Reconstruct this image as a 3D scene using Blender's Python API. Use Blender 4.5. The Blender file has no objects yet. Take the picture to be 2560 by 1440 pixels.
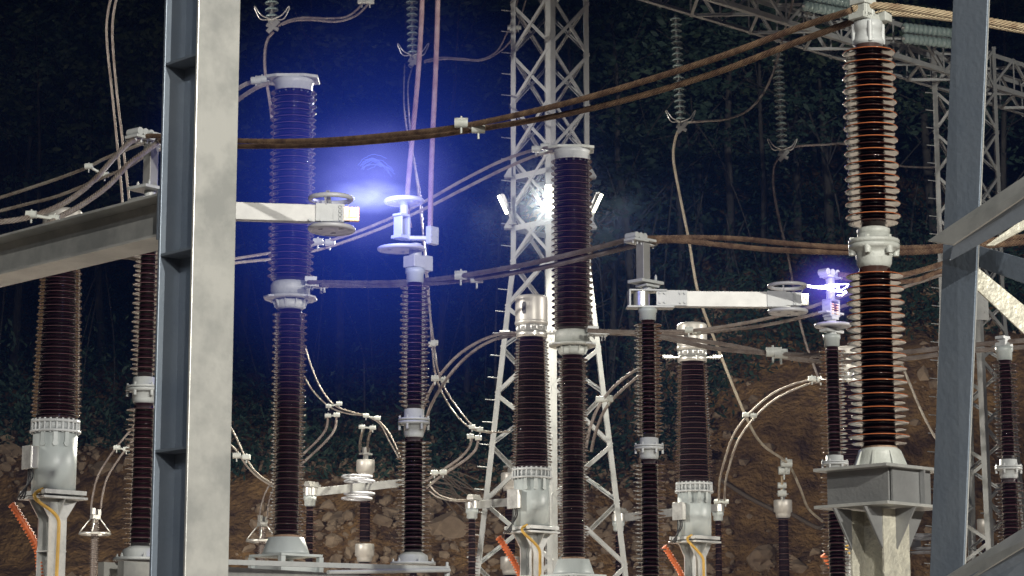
import bpy, bmesh, math, random
from mathutils import Vector, Matrix, noise
random.seed(7)
C = bpy.context.scene.collection
sc = bpy.context.scene
rad = math.radians
# ------------------------------------------------------------------ camera
F = 5800.0; TH = math.atan(1025/5800.0); ST, CT = math.sin(TH), math.cos(TH); EYE = 1.65
cam_d = bpy.data.cameras.new('camera'); cam = bpy.data.objects.new('camera', cam_d); C.objects.link(cam)
cam.location = (0, 0, EYE); cam.rotation_euler = (rad(90)+TH, 0, 0)
cam_d.sensor_width = 36; cam_d.lens = F/2560*36; cam_d.clip_start = 0.1; cam_d.clip_end = 2000
sc.camera = cam
sc.view_settings.view_transform = 'Standard'; sc.view_settings.look = 'None'
sc.view_settings.exposure = 0.0; sc.view_settings.gamma = 1
sc.render.engine = 'CYCLES'
cy = sc.cycles
cy.max_bounces = 6; cy.diffuse_bounces = 2; cy.glossy_bounces = 3; cy.transmission_bounces = 6; cy.volume_bounces = 0
cy.sample_clamp_indirect = 4; cy.use_denoising = True; cy.caustics_reflective = False; cy.caustics_refractive = False
# ------------------------------------------------------------------ world: a night sky
w = bpy.data.worlds.new('World'); sc.world = w; w.use_nodes = True
nt = w.node_tree; bg = nt.nodes['Background']
sky = nt.nodes.new('ShaderNodeTexSky'); sky.sky_type = 'NISHITA'; sky.sun_disc = False
sky.sun_elevation = rad(-4); sky.sun_rotation = rad(200)
nt.links.new(sky.outputs[0], bg.inputs[0]); bg.inputs[1].default_value = 0.2

def P(px, py, D):
    """photo pixel at distance D (along +Y) -> world point"""
    u = (px-1280)/F; v = (720-py)/F
    t = D/(CT - v*ST)
    return Vector((u*t, D, EYE + t*(ST+v*CT)))
def ZA(py, D): return P(1280, py, D).z

# ------------------------------------------------------------------ lamps
def aim(o, target):
    o.rotation_euler = (Vector(target)-o.location).to_track_quat('-Z', 'Y').to_euler()
def spot(loc, target, power, col, size=70, blend=.6, r=.12):
    d = bpy.data.lights.new('floodlight_beam', 'SPOT'); d.energy = power; d.color = col
    d.spot_size = rad(size); d.spot_blend = blend; d.shadow_soft_size = r
    o = bpy.data.objects.new('floodlight_beam', d); C.objects.link(o); o.location = loc; aim(o, target); return o
WARM = (1.0, .93, .80); COOL = (.93, .97, 1.0)
MASTS = [  # yard floodlights on masts behind and beside the camera, plus the added girder lamp: (location, aim, watts, colour, cone)
    ((12, -9, 10.5), (1.2, 16.5, 0), 23000, (1.0, .96, .86), 46),
    ((-9, -12, 11.0), (0, 13, 0), 1900, (.95, .97, 1.0), 46),
    ((4.5, -16, 11.0), (1, 12, 0), 14000, (1.0, .96, .88), 45),
    ((15, -5, 9.0), (9.6, 44.5, 12.9), 34000, (1.0, .96, .88), 13),  # added lamp, put in only to brighten the girder
    ((20, 24, 10.0), (5, 31, 0.0), 10500, (1.0, .94, .86), 80),
    ((-18, 22, 10.0), (-5, 34, 0.0), 15500, (1.0, .94, .86), 80),
]
def point(loc, power, col, r=.05):
    d = bpy.data.lights.new('arc_light', 'POINT'); d.energy = power; d.color = col; d.shadow_soft_size = r
    o = bpy.data.objects.new('arc_light', d); C.objects.link(o); o.location = loc; return o
point(P(905, 486, 16.35), 24, (.34, .36, 1.0), .14); point(P(955, 490, 17.35), 24, (.30, .34, 1.0), .14)
point(P(2072, 718, 20.75), 2.5, (.42, .34, 1.0), .08)

# ------------------------------------------------------------------ materials
def mat(name, col, rough=.5, metal=0.0, nscale=0, namt=.0, col2=None, bump=0.0, bscale=40, bdist=.02, spec=.5, coat=0, trans=0, coords='Object', detail=4, lo=.35, hi=.7):
    m = bpy.data.materials.new(name); m.use_nodes = True; n = m.node_tree; p = n.nodes['Principled BSDF']
    p.inputs['Base Color'].default_value = (*col, 1); p.inputs['Roughness'].default_value = rough
    p.inputs['Metallic'].default_value = metal; p.inputs['Specular IOR Level'].default_value = spec
    p.inputs['Coat Weight'].default_value = coat; p.inputs['Coat Roughness'].default_value = .04
    p.inputs['Transmission Weight'].default_value = trans
    tc = n.nodes.new('ShaderNodeTexCoord')
    if nscale:
        t = n.nodes.new('ShaderNodeTexNoise'); t.inputs['Scale'].default_value = nscale; t.inputs['Detail'].default_value = detail
        t.inputs['Roughness'].default_value = .65
        n.links.new(tc.outputs[coords], t.inputs['Vector'])
        r = n.nodes.new('ShaderNodeMapRange'); r.inputs[1].default_value = lo; r.inputs[2].default_value = hi
        n.links.new(t.outputs[0], r.inputs[0])
        mx = n.nodes.new('ShaderNodeMix'); mx.data_type = 'RGBA'
        mx.inputs[6].default_value = (*col, 1); mx.inputs[7].default_value = (*(col2 or [c*(1-namt) for c in col]), 1)
        n.links.new(r.outputs[0], mx.inputs[0]); n.links.new(mx.outputs[2], p.inputs['Base Color'])
    if bump:
        t2 = n.nodes.new('ShaderNodeTexNoise'); t2.inputs['Scale'].default_value = bscale; t2.inputs['Detail'].default_value = 5
        n.links.new(tc.outputs[coords], t2.inputs['Vector'])
        b = n.nodes.new('ShaderNodeBump'); b.inputs['Strength'].default_value = bump; b.inputs['Distance'].default_value = bdist
        n.links.new(t2.outputs[0], b.inputs['Height']); n.links.new(b.outputs[0], p.inputs['Normal'])
    return m
M = {}
M['porc'] = mat('brown_porcelain', (.022, .007, .010), .08, spec=.8, coat=.7, nscale=3, col2=(.013, .005, .010))
M['porc_red'] = mat('red_brown_porcelain', (.040, .012, .008), .09, spec=.75, nscale=2.5, col2=(.026, .009, .007))
M['rim_red'] = mat('thin_glaze_lit_edge_red', (.34, .105, .04), .10, spec=.7)  # thinly glazed brown, with the lit rim highlights painted in
M['rim'] = mat('thin_glaze_lit_edge', (.105, .055, .060), .10, spec=.8)
M['rim_far'] = mat('thin_glaze_lit_edge_far', (.10, .05, .04), .12, spec=.8)
M['porc_far'] = mat('dark_porcelain', (.018, .008, .007), .10, spec=.8)
M['porc_grey'] = mat('grey_polymer', (.16, .13, .11), .3)
M['cement'] = mat('cement', (.34, .22, .15), .7, nscale=30, namt=.4)
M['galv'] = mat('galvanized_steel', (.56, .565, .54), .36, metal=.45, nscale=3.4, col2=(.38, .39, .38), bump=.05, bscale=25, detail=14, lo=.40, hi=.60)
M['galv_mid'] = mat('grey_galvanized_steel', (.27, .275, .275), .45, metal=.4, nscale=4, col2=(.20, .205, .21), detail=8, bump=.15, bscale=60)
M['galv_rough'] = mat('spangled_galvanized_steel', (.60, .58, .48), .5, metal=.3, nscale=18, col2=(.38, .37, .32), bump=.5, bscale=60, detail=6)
M['galv_shaded'] = mat('shaded_galvanized_steel', (.20, .235, .28), .45, metal=.45, nscale=3, col2=(.15, .185, .235), detail=6, bump=.08, bscale=60)  # darker blue copy of the galvanized steel, shade painted into its colour
M['lattice'] = mat('lattice_steel', (.40, .41, .40), .55, metal=.1, nscale=3, col2=(.30, .31, .30))
M['white'] = mat('white_painted_casting', (.50, .52, .52), .38, nscale=7, col2=(.40, .42, .42), bump=.1, bscale=120)
M['white_dirty'] = mat('weathered_white_paint', (.46, .48, .45), .45, nscale=9, col2=(.29, .30, .27), detail=8, lo=.45, hi=.8, bump=.15, bscale=80)
M['grey'] = mat('pale_grey_paint', (.44, .48, .47), .4, nscale=3, col2=(.38, .42, .41))
M['galv_box'] = mat('dull_box_lid', (.42, .42, .40), .35, metal=.5, nscale=12, col2=(.24, .24, .23))
M['alu'] = mat('brushed_aluminium', (.72, .71, .66), .33, metal=.75, nscale=6, col2=(.60, .59, .55), bump=.06, bscale=50)
M['alu_arm'] = mat('aluminium_bar', (.36, .36, .35), .42, metal=.3, nscale=5, col2=(.27, .27, .265), detail=7)
M['stainless'] = mat('stainless_steel', (.56, .54, .49), .40, metal=.3, nscale=2, col2=(.48, .46, .42))
M['bolt'] = mat('bolt_steel', (.42, .42, .40), .35, metal=.6)
M['ring'] = mat('ring_aluminium', (.56, .57, .60), .4, metal=.08, nscale=5, namt=.12)
M['black'] = mat('black_rubber', (.02, .02, .02), .5)
M['yellow'] = mat('yellow_sheath', (.62, .37, .06), .5, nscale=6, namt=.3)
M['orange'] = mat('orange_conduit', (.66, .15, .035), .55, nscale=6, namt=.35)
M['earth'] = mat('earth', (.31, .185, .075), .95, nscale=1.7, col2=(.10, .058, .034), detail=14, lo=.38, hi=.62, bump=1.0, bscale=8, bdist=.13)
M['rock'] = mat('rock', (.36, .27, .18), .9, nscale=.9, col2=(.20, .145, .095), bump=.6, bscale=5, detail=9)
M['gravel'] = mat('gravel', (.50, .44, .39), .9, nscale=9, col2=(.38, .33, .29), bump=.6, bscale=25)
M['leaf'] = mat('leaf', (.034, .062, .034), .6, nscale=.6, col2=(.055, .085, .040))
M['leaf_dark'] = mat('dark_leaf', (.028, .066, .050), .6, nscale=.6, col2=(.050, .088, .058))
M['bark'] = mat('bark', (.085, .08, .07), .9, nscale=2.5, col2=(.035, .033, .03), bump=.4, bscale=8)
M['deadwood'] = mat('dead_wood', (.15, .12, .09), .9)
g = mat('pale_green_glass', (.62, .80, .76), .12, trans=.6); M['glass'] = g

def cable_mat(name, c1, c2, twist=True, rough=.7, scale=7, lo=.38, hi=.62):
    m = mat(name, c1, rough, nscale=scale, col2=c2, detail=8, lo=lo, hi=hi)
    if twist:
        n = m.node_tree; p = n.nodes['Principled BSDF']
        uv = n.nodes.new('ShaderNodeUVMap'); uv.uv_map = 'UVMap'
        sep = n.nodes.new('ShaderNodeSeparateXYZ'); n.links.new(uv.outputs[0], sep.inputs[0])
        a = n.nodes.new('ShaderNodeMath'); a.operation = 'MULTIPLY_ADD'; a.inputs[1].default_value = 4.0; n.links.new(sep.outputs[0], a.inputs[0])
        b = n.nodes.new('ShaderNodeMath'); b.operation = 'MULTIPLY'; b.inputs[1].default_value = 1.0; n.links.new(sep.outputs[1], b.inputs[0]); n.links.new(b.outputs[0], a.inputs[2])
        k = n.nodes.new('ShaderNodeMath'); k.operation = 'MULTIPLY'; k.inputs[1].default_value = 9*2*math.pi; n.links.new(a.outputs[0], k.inputs[0])
        s = n.nodes.new('ShaderNodeMath'); s.operation = 'SINE'; n.links.new(k.outputs[0], s.inputs[0])
        bp = n.nodes.new('ShaderNodeBump'); bp.inputs['Strength'].default_value = .8; bp.inputs['Distance'].default_value = .008
        n.links.new(s.outputs[0], bp.inputs['Height']); n.links.new(bp.outputs[0], p.inputs['Normal'])
    return m
M['rust'] = cable_mat('rusty_stranded_cable', (.34, .22, .13), (.12, .065, .045), scale=13, lo=.36, hi=.64)
M['rust_pale'] = cable_mat('pale_stranded_cable', (.52, .42, .27), (.24, .145, .08), lo=.48, hi=.72)
M['cable'] = cable_mat('grey_stranded_cable', (.30, .26, .23), (.17, .13, .11), rough=.55)
M['cable_lt'] = cable_mat('light_stranded_cable', (.42, .38, .32), (.26, .21, .17), rough=.5)
M['wire_pale'] = cable_mat('pale_bare_wire', (.72, .64, .50), (.50, .42, .30), rough=.5)
M['cable_pink'] = cable_mat('pink_lit_stranded_cable', (.48, .34, .30), (.34, .20, .17), rough=.5)  # pink of the arc light painted into the cable colour
def emis(name, col, s):
    m = bpy.data.materials.new(name); m.use_nodes = True; n = m.node_tree; n.nodes.clear()
    e = n.nodes.new('ShaderNodeEmission'); e.inputs[0].default_value = (*col, 1); e.inputs[1].default_value = s
    o = n.nodes.new('ShaderNodeOutputMaterial'); n.links.new(e.outputs[0], o.inputs[0]); return m
M['lens'] = emis('lit_led_lens', (1, .95, .72), 14)
M['arc_core'] = emis('arc_core', (.72, .66, 1.0), 9)

# ------------------------------------------------------------------ mesh builder
class MB:
    def __init__(s): s.v = []; s.f = []; s.sm = []; s.uv = {}
    def add(s, vs, fs, smooth=False, M4=None):
        o = len(s.v)
        s.v += [tuple(M4 @ Vector(v)) if M4 is not None else tuple(v) for v in vs]
        for f in fs: s.f.append(tuple(i+o for i in f)); s.sm.append(smooth)
        return s
    def box(s, c, d, rz=0, R=None, ch=0.0):
        x, y, z = [k/2 for k in d]
        M4 = Matrix.Translation(c) @ (R.to_4x4() if R is not None else Matrix.Rotation(rz, 4, 'Z'))
        vs = [(-x,-y,-z),(x,-y,-z),(x,y,-z),(-x,y,-z),(-x,-y,z),(x,-y,z),(x,y,z),(-x,y,z)]
        return s.add(vs, [(0,3,2,1),(4,5,6,7),(0,1,5,4),(1,2,6,5),(2,3,7,6),(3,0,4,7)], False, M4)
    def bar(s, p0, p1, w, h, up=(0,0,1)):
        p0, p1 = Vector(p0), Vector(p1); d = p1-p0; L = d.length
        if L < 1e-6: return s
        x = d/L; upv = Vector(up)
        y = upv.cross(x)
        if y.length < 1e-4: y = Vector((0,1,0)).cross(x)
        y.normalize(); z = x.cross(y)
        return s.box((p0+p1)/2, (L, w, h), R=Matrix((x, y, z)).transposed())
    def angle(s, p0, p1, w, t, up=(0,0,1), flip=1):
        """L-section: one plate flat (normal up) and one plate standing"""
        p0, p1 = Vector(p0), Vector(p1); d = p1-p0; x = d.normalized(); y = Vector(up).cross(x)
        if y.length < 1e-4: y = Vector((0,1,0)).cross(x)
        y.normalize(); z = x.cross(y)
        s.bar(p0+y*flip*w/2, p1+y*flip*w/2, w, t, up)
        s.bar(p0-z*(w/2+t/2), p1-z*(w/2+t/2), t, w, up)
        return s
    def cyl(s, p0, p1, r0, r1=None, n=16, caps=True, smooth=True):
        r1 = r0 if r1 is None else r1
        p0, p1 = Vector(p0), Vector(p1); x = (p1-p0)
        if x.length < 1e-6: return s
        x.normalize(); a = x.orthogonal().normalized(); b = x.cross(a)
        vs = []
        for p, r in ((p0, r0), (p1, r1)):
            for i in range(n):
                t = 2*math.pi*i/n; vs.append(p + a*r*math.cos(t) + b*r*math.sin(t))
        s.add(vs, [(i, (i+1)%n, n+(i+1)%n, n+i) for i in range(n)], smooth)
        if caps:
            s.add(vs[:n], [tuple(range(n))[::-1]]); s.add(vs[n:], [tuple(range(n))])
        return s
    def lathe(s, prof, c=(0,0), n=40, smooth=True):
        vs = []; 
        for r, z in prof:
            for i in range(n):
                t = 2*math.pi*i/n; vs.append((c[0]+r*math.cos(t), c[1]+r*math.sin(t), z))
        fs = []
        for k in range(len(prof)-1):
            for i in range(n):
                j = (i+1)%n; fs.append((k*n+i, k*n+j, (k+1)*n+j, (k+1)*n+i))
        o = len(s.v); s.v += vs
        for f in fs: s.f.append(tuple(i+o for i in f)); s.sm.append(smooth)
        for k in (0, len(prof)-1):
            if prof[k][0] > 1e-5:
                s.f.append(tuple(o+k*n+i for i in range(n))); s.sm.append(False)
        return s
    def torus(s, c, R, r, n=48, m=12, M4=None, sy=1.0):
        vs = []; fs = []
        for i in range(n):
            t = 2*math.pi*i/n
            for j in range(m):
                q = 2*math.pi*j/m; vs.append((c[0]+(R+r*math.cos(q))*math.cos(t), c[1]+(R+r*math.cos(q))*math.sin(t)*sy, c[2]+r*math.sin(q)))
        for i in range(n):
            for j in range(m):
                fs.append((i*m+j, ((i+1)%n)*m+j, ((i+1)%n)*m+(j+1)%m, i*m+(j+1)%m))
        return s.add(vs, fs, True, M4)
    def prism(s, poly, t, M4):
        """2D outline in local xz, thickness t along y"""
        n = len(poly); vs = [(x, -t/2, z) for x, z in poly] + [(x, t/2, z) for x, z in poly]
        return s.add(vs, [tuple(range(n)), tuple(range(2*n-1, n-1, -1))] + [(i, n+i, n+(i+1)%n, (i+1)%n) for i in range(n)], False, M4)
    def tube(s, pts, r, n=10, steps=8, caps=True):
        P_ = [Vector(p) for p in pts]; path = []
        if len(P_) > 2:
            Q = [P_[0]*2-P_[1]] + P_ + [P_[-1]*2-P_[-2]]
            for i in range(1, len(Q)-2):
                p0, p1, p2, p3 = Q[i-1:i+3]
                for k in range(steps):
                    t = k/steps
                    path.append(.5*((2*p1)+(p2-p0)*t+(2*p0-5*p1+4*p2-p3)*t*t+(3*p1-p0-3*p2+p3)*t**3))
            path.append(P_[-1])
        else:
            path = [P_[0].lerp(P_[1], k/4) for k in range(5)]
        o = len(s.v); a = None; L = 0
        for i, p in enumerate(path):
            d = (path[min(i+1, len(path)-1)]-path[max(i-1, 0)]).normalized()
            if a is None: a = d.orthogonal().normalized()
            a = (a-d*a.dot(d)).normalized(); b = d.cross(a)
            if i: L += (p-path[i-1]).length
            for j in range(n):
                t = 2*math.pi*j/n; s.v.append(tuple(p+a*r*math.cos(t)+b*r*math.sin(t)))
            if i < len(path)-1:
                L2 = L+(path[i+1]-p).length
                for j in range(n):
                    k = (j+1)%n; s.uv[len(s.f)] = [(L, j/n), (L, (j+1)/n), (L2, (j+1)/n), (L2, j/n)]
                    s.f.append((o+i*n+j, o+i*n+k, o+(i+1)*n+k, o+(i+1)*n+j)); s.sm.append(True)
        if caps:
            s.f.append(tuple(o+j for j in range(n))); s.sm.append(False)
            m_ = o+(len(path)-1)*n; s.f.append(tuple(m_+j for j in range(n))); s.sm.append(False)
        return s
    def build(s, name, m, parent=None, loc=None, bevel=0, keep=False):
        me = bpy.data.meshes.new(name); me.from_pydata(s.v, [], s.f); me.polygons.foreach_set('use_smooth', s.sm)
        if s.uv:
            l = me.uv_layers.new(name='UVMap')
            for fi, c in s.uv.items():
                p = me.polygons[fi]
                for q, li in enumerate(p.loop_indices): l.data[li].uv = c[q]
        if not keep:
            b = bmesh.new(); b.from_mesh(me); bmesh.ops.recalc_face_normals(b, faces=b.faces); b.to_mesh(me); b.free()
        me.materials.append(m); me.update()
        o = bpy.data.objects.new(name, me); C.objects.link(o)
        if parent is not None: o.parent = parent
        if loc is not None: o.location = loc
        if bevel:
            md = o.modifiers.new('bevel', 'BEVEL'); md.width = bevel; md.segments = 2; md.limit_method = 'ANGLE'; md.angle_limit = rad(40)
        return o
def tag(o, label, cat, group=None, kind=None):
    if label: o['label'] = label
    if cat: o['category'] = cat
    if group: o['group'] = group
    if kind: o['kind'] = kind
    return o
def thing(name, label, cat, loc=(0,0,0), rz=0, group=None):
    o = bpy.data.objects.new(name, None); C.objects.link(o); o.location = loc; o.rotation_euler = (0, 0, rz); o.empty_display_size = .3
    return tag(o, label, cat, group)
def copy_tree(o, parent=None):
    c = o.copy(); C.objects.link(c); c.parent = parent
    for ch in [x for x in bpy.data.objects if x.parent is o]: copy_tree(ch, c)
    return c
AZ = math.atan2(.69, .72)           # the yard's axes: local x runs right-and-away, local y left-and-away
AX = Vector((math.cos(AZ), math.sin(AZ), 0)); BX = Vector((-math.sin(AZ), math.cos(AZ), 0))
CH = math.atan2  # alias

def sheds(z0, z1, n, c0, c1, R0, R1, alt=.88, th=.20):
    """porcelain body from z0 (bottom) up to z1 (top) with n large and n small sheds; radii index 0 = bottom"""
    prof = [(c0, z0)]; H = z1-z0; tot = 2*n; p = H/(tot+1.2)
    for k in range(tot):
        t = (k+.5)/tot; z = z0+p*.7+p*k
        c = c0+(c1-c0)*t; R = (R0+(R1-R0)*t)*(1 if (tot-1-k) % 2 == 0 else alt)
        W = R-c; dz = min(W*.06, p*.24)
        prof += [(c, z+dz), (c+W*.12, z+dz*.86), (R-p*.10, z), (R-.012*R, z+p*.01), (R, z+p*.07), (R-.012*R, z+p*.14), (c+W*.30, z+dz+p*(th+(.08 if n > 20 else 0))), (c+W*.06, z+dz+p*(th+.14))]
        if k < tot-1: prof.append((c, z+p*.80+dz))
    prof.append((c1, z1))
    return prof
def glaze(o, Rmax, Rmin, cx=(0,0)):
    """second slot: lighter, thinly glazed brown, plus lit rims painted onto the shed edges"""
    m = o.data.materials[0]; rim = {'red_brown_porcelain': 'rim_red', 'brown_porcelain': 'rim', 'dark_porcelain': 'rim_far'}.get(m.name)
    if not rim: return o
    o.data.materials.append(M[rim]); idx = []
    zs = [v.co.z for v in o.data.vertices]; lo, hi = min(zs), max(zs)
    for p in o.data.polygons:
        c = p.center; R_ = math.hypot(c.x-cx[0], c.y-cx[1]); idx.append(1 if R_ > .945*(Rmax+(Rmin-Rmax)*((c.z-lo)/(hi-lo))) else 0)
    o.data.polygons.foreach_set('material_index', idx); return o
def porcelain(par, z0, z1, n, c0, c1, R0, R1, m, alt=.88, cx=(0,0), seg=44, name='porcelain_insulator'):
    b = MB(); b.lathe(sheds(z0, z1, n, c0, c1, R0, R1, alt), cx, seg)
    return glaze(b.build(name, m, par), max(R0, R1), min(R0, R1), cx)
def bolts(b, c, R, z0, z1, n, r=.010, ph=0):
    for i in range(n):
        t = 2*math.pi*i/n+ph; x, y = c[0]+R*math.cos(t), c[1]+R*math.sin(t)
        b.cyl((x, y, z0), (x, y, z1), r, n=6, smooth=False)
        b.cyl((x, y, z0-.012), (x, y, z1+.012), r*.55, n=8)
    return b

# ================================================================== SETTING
b = MB(); b.add([(-150,-60,0),(150,-60,0),(150,260,0),(-150,260,0)], [(0,1,2,3)])
tag(b.build('ground', M['gravel']), None, None, kind='structure')

def bench(x):   # top of the earth bank
    pts = [(-60, 10), (-16, 9.0), (-11.9, 8.0), (-9, 7.5), (-7.4, 7.0), (-4.5, 6.6), (-2, 6.3), (2, 6.6), (4, 7.6), (5.6, 9.7), (8, 10.6), (10.5, 10.0), (14, 10.2), (60, 11)]
    for (a, p), (c, q) in zip(pts, pts[1:]):
        if a <= x <= c: return p+(q-p)*(x-a)/(c-a)
    return 9
def terrain(x, y):
    B = bench(x); y0 = 46+1.2*noise.noise(Vector((x*.12, 3, 0)))
    top = y0+ (B*1.35 if x < 3 else B*.75+1.8)
    n1 = noise.fractal(Vector((x*.35, y*.35, 1.7)), 1.0, 2.1, 5)*.55
    n2 = noise.fractal(Vector((x*1.6, y*1.6, 5)), .8, 2.2, 4)*.22
    if y <= y0: return -.3+.0*n1
    if y < top:
        t = (y-y0)/(top-y0); return -.3+(B+.3)*(t**.85)+(n1+n2)*min(1, t*4)
    return B+(y-top)*.42+(n1+n2)
NX, NY = 300, 170
vs = []; fs = []
for j in range(NY):
    yy = 44+ (j/(NY-1))**1.5*116
    for i in range(NX):
        xx = (-1+2*i/(NX-1))*(13+yy*.32); vs.append((xx, yy, terrain(xx, yy)))
for j in range(NY-1):
    for i in range(NX-1): fs.append((j*NX+i, j*NX+i+1, (j+1)*NX+i+1, (j+1)*NX+i))
b = MB(); b.add(vs, fs, True); tag(b.build('earth_bank', M['earth'], keep=True), None, None, kind='structure')

def rock_mesh(seed, sub=2):
    bm = bmesh.new(); bmesh.ops.create_icosphere(bm, subdivisions=sub, radius=1)
    r = random.Random(seed)
    for v in bm.verts:
        d = noise.noise(v.co*1.1+Vector((seed*3.1, 0, 0)))*.55+noise.noise(v.co*2.7+Vector((0, seed, 0)))*.2
        v.co *= 1+d
    for k in range(5):
        nrm = Vector((r.uniform(-1,1), r.uniform(-1,1), r.uniform(-.4,1))).normalized(); h = r.uniform(.55, .8)
        for v in bm.verts:
            q = v.co.dot(nrm)
            if q > h: v.co -= nrm*(q-h)
    vs = [v.co.copy() for v in bm.verts]; fs = [tuple(v.index for v in f.verts) for f in bm.faces]; bm.free()
    return vs, fs
RK = [rock_mesh(i, 1) for i in range(6)]; RB = [rock_mesh(i+20, 3) for i in range(5)]
b = MB(); rr = random.Random(3)
def slope_point(px_range, rr, lo=0, hi=1):
    x = rr.uniform(*px_range); y = 46.5+rr.uniform(lo, hi)**1.0*10; return x, y
for k in range(19000):
    x = rr.uniform(-16, 15); y = rr.uniform(46.5, 60)
    dens = noise.noise(Vector((x*.25, y*.3, 9)))*.7+.30+(.35 if abs(x) < 6 or y < 49 else 0)+(.5 if y > 55 and x < 3 else 0)
    if x > 4.5 and y > 50: dens -= .28
    if x < -6 and y < 55.5: dens -= .25
    if dens < rr.random()*.9: continue
    v_, f_ = RK[rr.randrange(6)]; s = .035+.21*rr.random()**4
    Mx = Matrix.Translation((x, y, terrain(x, y)+s*.2)) @ Matrix.Rotation(rr.random()*6, 4, 'Z') @ Matrix.Rotation(rr.random()*3, 4, 'X') @ Matrix.Diagonal((s, s*rr.uniform(.6,1), s*rr.uniform(.5,.9), 1))
    b.add(v_, f_, False, Mx)
tag(b.build('rubble', M['rock'], keep=True), 'loose broken rock scattered over the earth bank', 'rubble', kind='stuff')
BOUL = [(1110,1330,1.0,'large tilted tan boulder right of the middle porcelain column'), (1010,1290,.55,'brown boulder below the far switch arm'),
 (700,1290,.6,'boulder just behind the left breaker column'), (850,1300,.5,'grey brown boulder left of the steel capped far post'), (1900,1400,.55,'angular grey boulder beside the lower right far post'),
 (2000,1420,.4,'small tan boulder at the foot of the bare cliff'), (1080,1270,.5,'pale boulder on the bank crest near the rightmost far switch ring'), (1600,1370,.5,'boulder behind the middle right porcelain column'),
 (30,1130,.6,'boulder on the bank crest at the far left edge'), (250,1175,.4,'boulder on the crest between the left columns')]
def ground_hit(px, py):
    for k in range(400):
        D = 45+k*.1; p = P(px, py, D)
        if p.z <= terrain(p.x, p.y): return p
    return P(px, py, 60)
for i, (px, py, s, lb) in enumerate(BOUL):
    p = ground_hit(px, py); b = MB(); v_, f_ = RB[i % 5]
    b.add(v_, f_, False, Matrix.Rotation(i*1.7, 4, 'Z') @ Matrix.Diagonal((s*.68, s*.6, s*.5, 1)))
    tag(b.build('boulder', M['rock'], loc=p, keep=True), lb, 'boulder', 'boulders on the bank')

# ---- forest
def tree_parts(seed, H, style):
    r = random.Random(seed); tr = MB(); lean = Vector((r.uniform(-.08,.08), r.uniform(-.05,.05), 1))
    pts = [Vector((0,0,-.5))]; n = 6
    for k in range(1, n+1): pts.append(Vector((lean.x*H*k/n*.9+r.uniform(-.14,.14), lean.y*H*k/n, H*.92*k/n)))
    for k in range(n): tr.cyl(pts[k], pts[k+1], .15*(1-k/n*.85)*H/13, .15*(1-(k+1)/n*.85)*H/13, 8, False)
    tips = []
    nb = {'full': 17, 'thin': 14, 'bare': 16}[style]
    for k in range(nb):
        t = r.uniform(.25 if style != 'bare' else .2, .97); q = pts[0].lerp(pts[-1], t); i = min(n-1, int(t*n)); q = pts[i].lerp(pts[i+1], t*n-i)
        a = r.uniform(0, 6.28); L = H*(.10+.17*(1-abs(t-.55)))*r.uniform(.7, 1.2)
        e = q+Vector((math.cos(a)*L, math.sin(a)*L, L*r.uniform(.4, 1.1))); m_ = q.lerp(e, .5)+Vector((0,0,L*.12))
        r0 = .05*H/13*(1.1-t); tr.tube([q, m_, e], max(.012, r0*.6), 5, 3)
        for s_ in range(3 if style == 'bare' else 2):
            e2 = m_.lerp(e, r.random())+Vector((r.uniform(-1,1), r.uniform(-1,1), r.uniform(0,1)))*L*.5; tr.tube([m_, e2], max(.008, r0*.3), 4, 2); tips.append(e2)
        tips += [e, m_]
    lv = MB()
    if style != 'bare':
        cl = 230 if style == 'full' else 110
        for k in range(cl):
            c = r.choice(tips)+Vector((r.gauss(0,.7), r.gauss(0,.7), r.gauss(0,.6)))*H/13
            rr_ = r.uniform(.25, .6)
            for q in range(r.randrange(16, 30)):
                d = Vector((r.gauss(0,1), r.gauss(0,1), r.gauss(0,.7)))*rr_*.6; s = r.uniform(.05, .12)
                u = Vector((r.uniform(-1,1), r.uniform(-1,1), r.uniform(-.5,.5))).normalized(); w_ = u.orthogonal().normalized(); w_ = (w_+Vector((0,0,r.uniform(-.6,.3)))).normalized()
                p = c+d; lv.add([p-u*s*1.5, p-w_*s*.7, p+u*s*1.5, p+w_*s*.7], [(0,1,2,3)])
    return tr, lv
TV = []
for i, (st, mt) in enumerate([('full','leaf'), ('full','leaf_dark'), ('thin','leaf'), ('full','leaf_dark'), ('thin','leaf_dark'), ('bare','leaf'), ('bare','leaf')]):
    tr, lv = tree_parts(50+i, 13, st); TV.append((st, tr, lv, mt))
TM = []
def make_tree(i, label):
    st, tr, lv, mt = TV[i]
    nm = {'full': 'leafy_tree', 'thin': 'slender_tree', 'bare': 'bare_tree'}[st]
    o = thing(nm, label, 'tree', group='trees on the dark hillside')
    if i >= len(TM) or TM[i] is None:
        a = tr.build('trunk', M['bark'], o, keep=True); c = lv.build('crown', M[mt], o, keep=True) if lv.v else None
        while len(TM) <= i: TM.append(None)
        TM[i] = (a.data, c.data if c else None)
    else:
        for d, nme in zip(TM[i], ('trunk', 'crown')):
            if d: q = bpy.data.objects.new(nme, d); C.objects.link(q); q.parent = o
    return o
rt = random.Random(11)
TREES = []
for k in range(34):      # front row along the bench, then rows behind
    px = -80+k*84+rt.uniform(-25, 25); D = rt.uniform(60, 66); TREES.append((px, D, rt.choice([0,1,2,3,4,4,5,6]), rt.uniform(.72, 1.0)))
for k in range(26):
    px = -80+k*108+rt.uniform(-40, 40); D = rt.uniform(68, 80); TREES.append((px, D, rt.choice([0,1,3,3,1]), rt.uniform(.85, 1.1)))
for k in range(16):
    px = -80+k*176+rt.uniform(-40, 40); D = rt.uniform(84, 100); TREES.append((px, D, rt.choice([0,1,3]), rt.uniform(.85, 1.15)))
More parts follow.
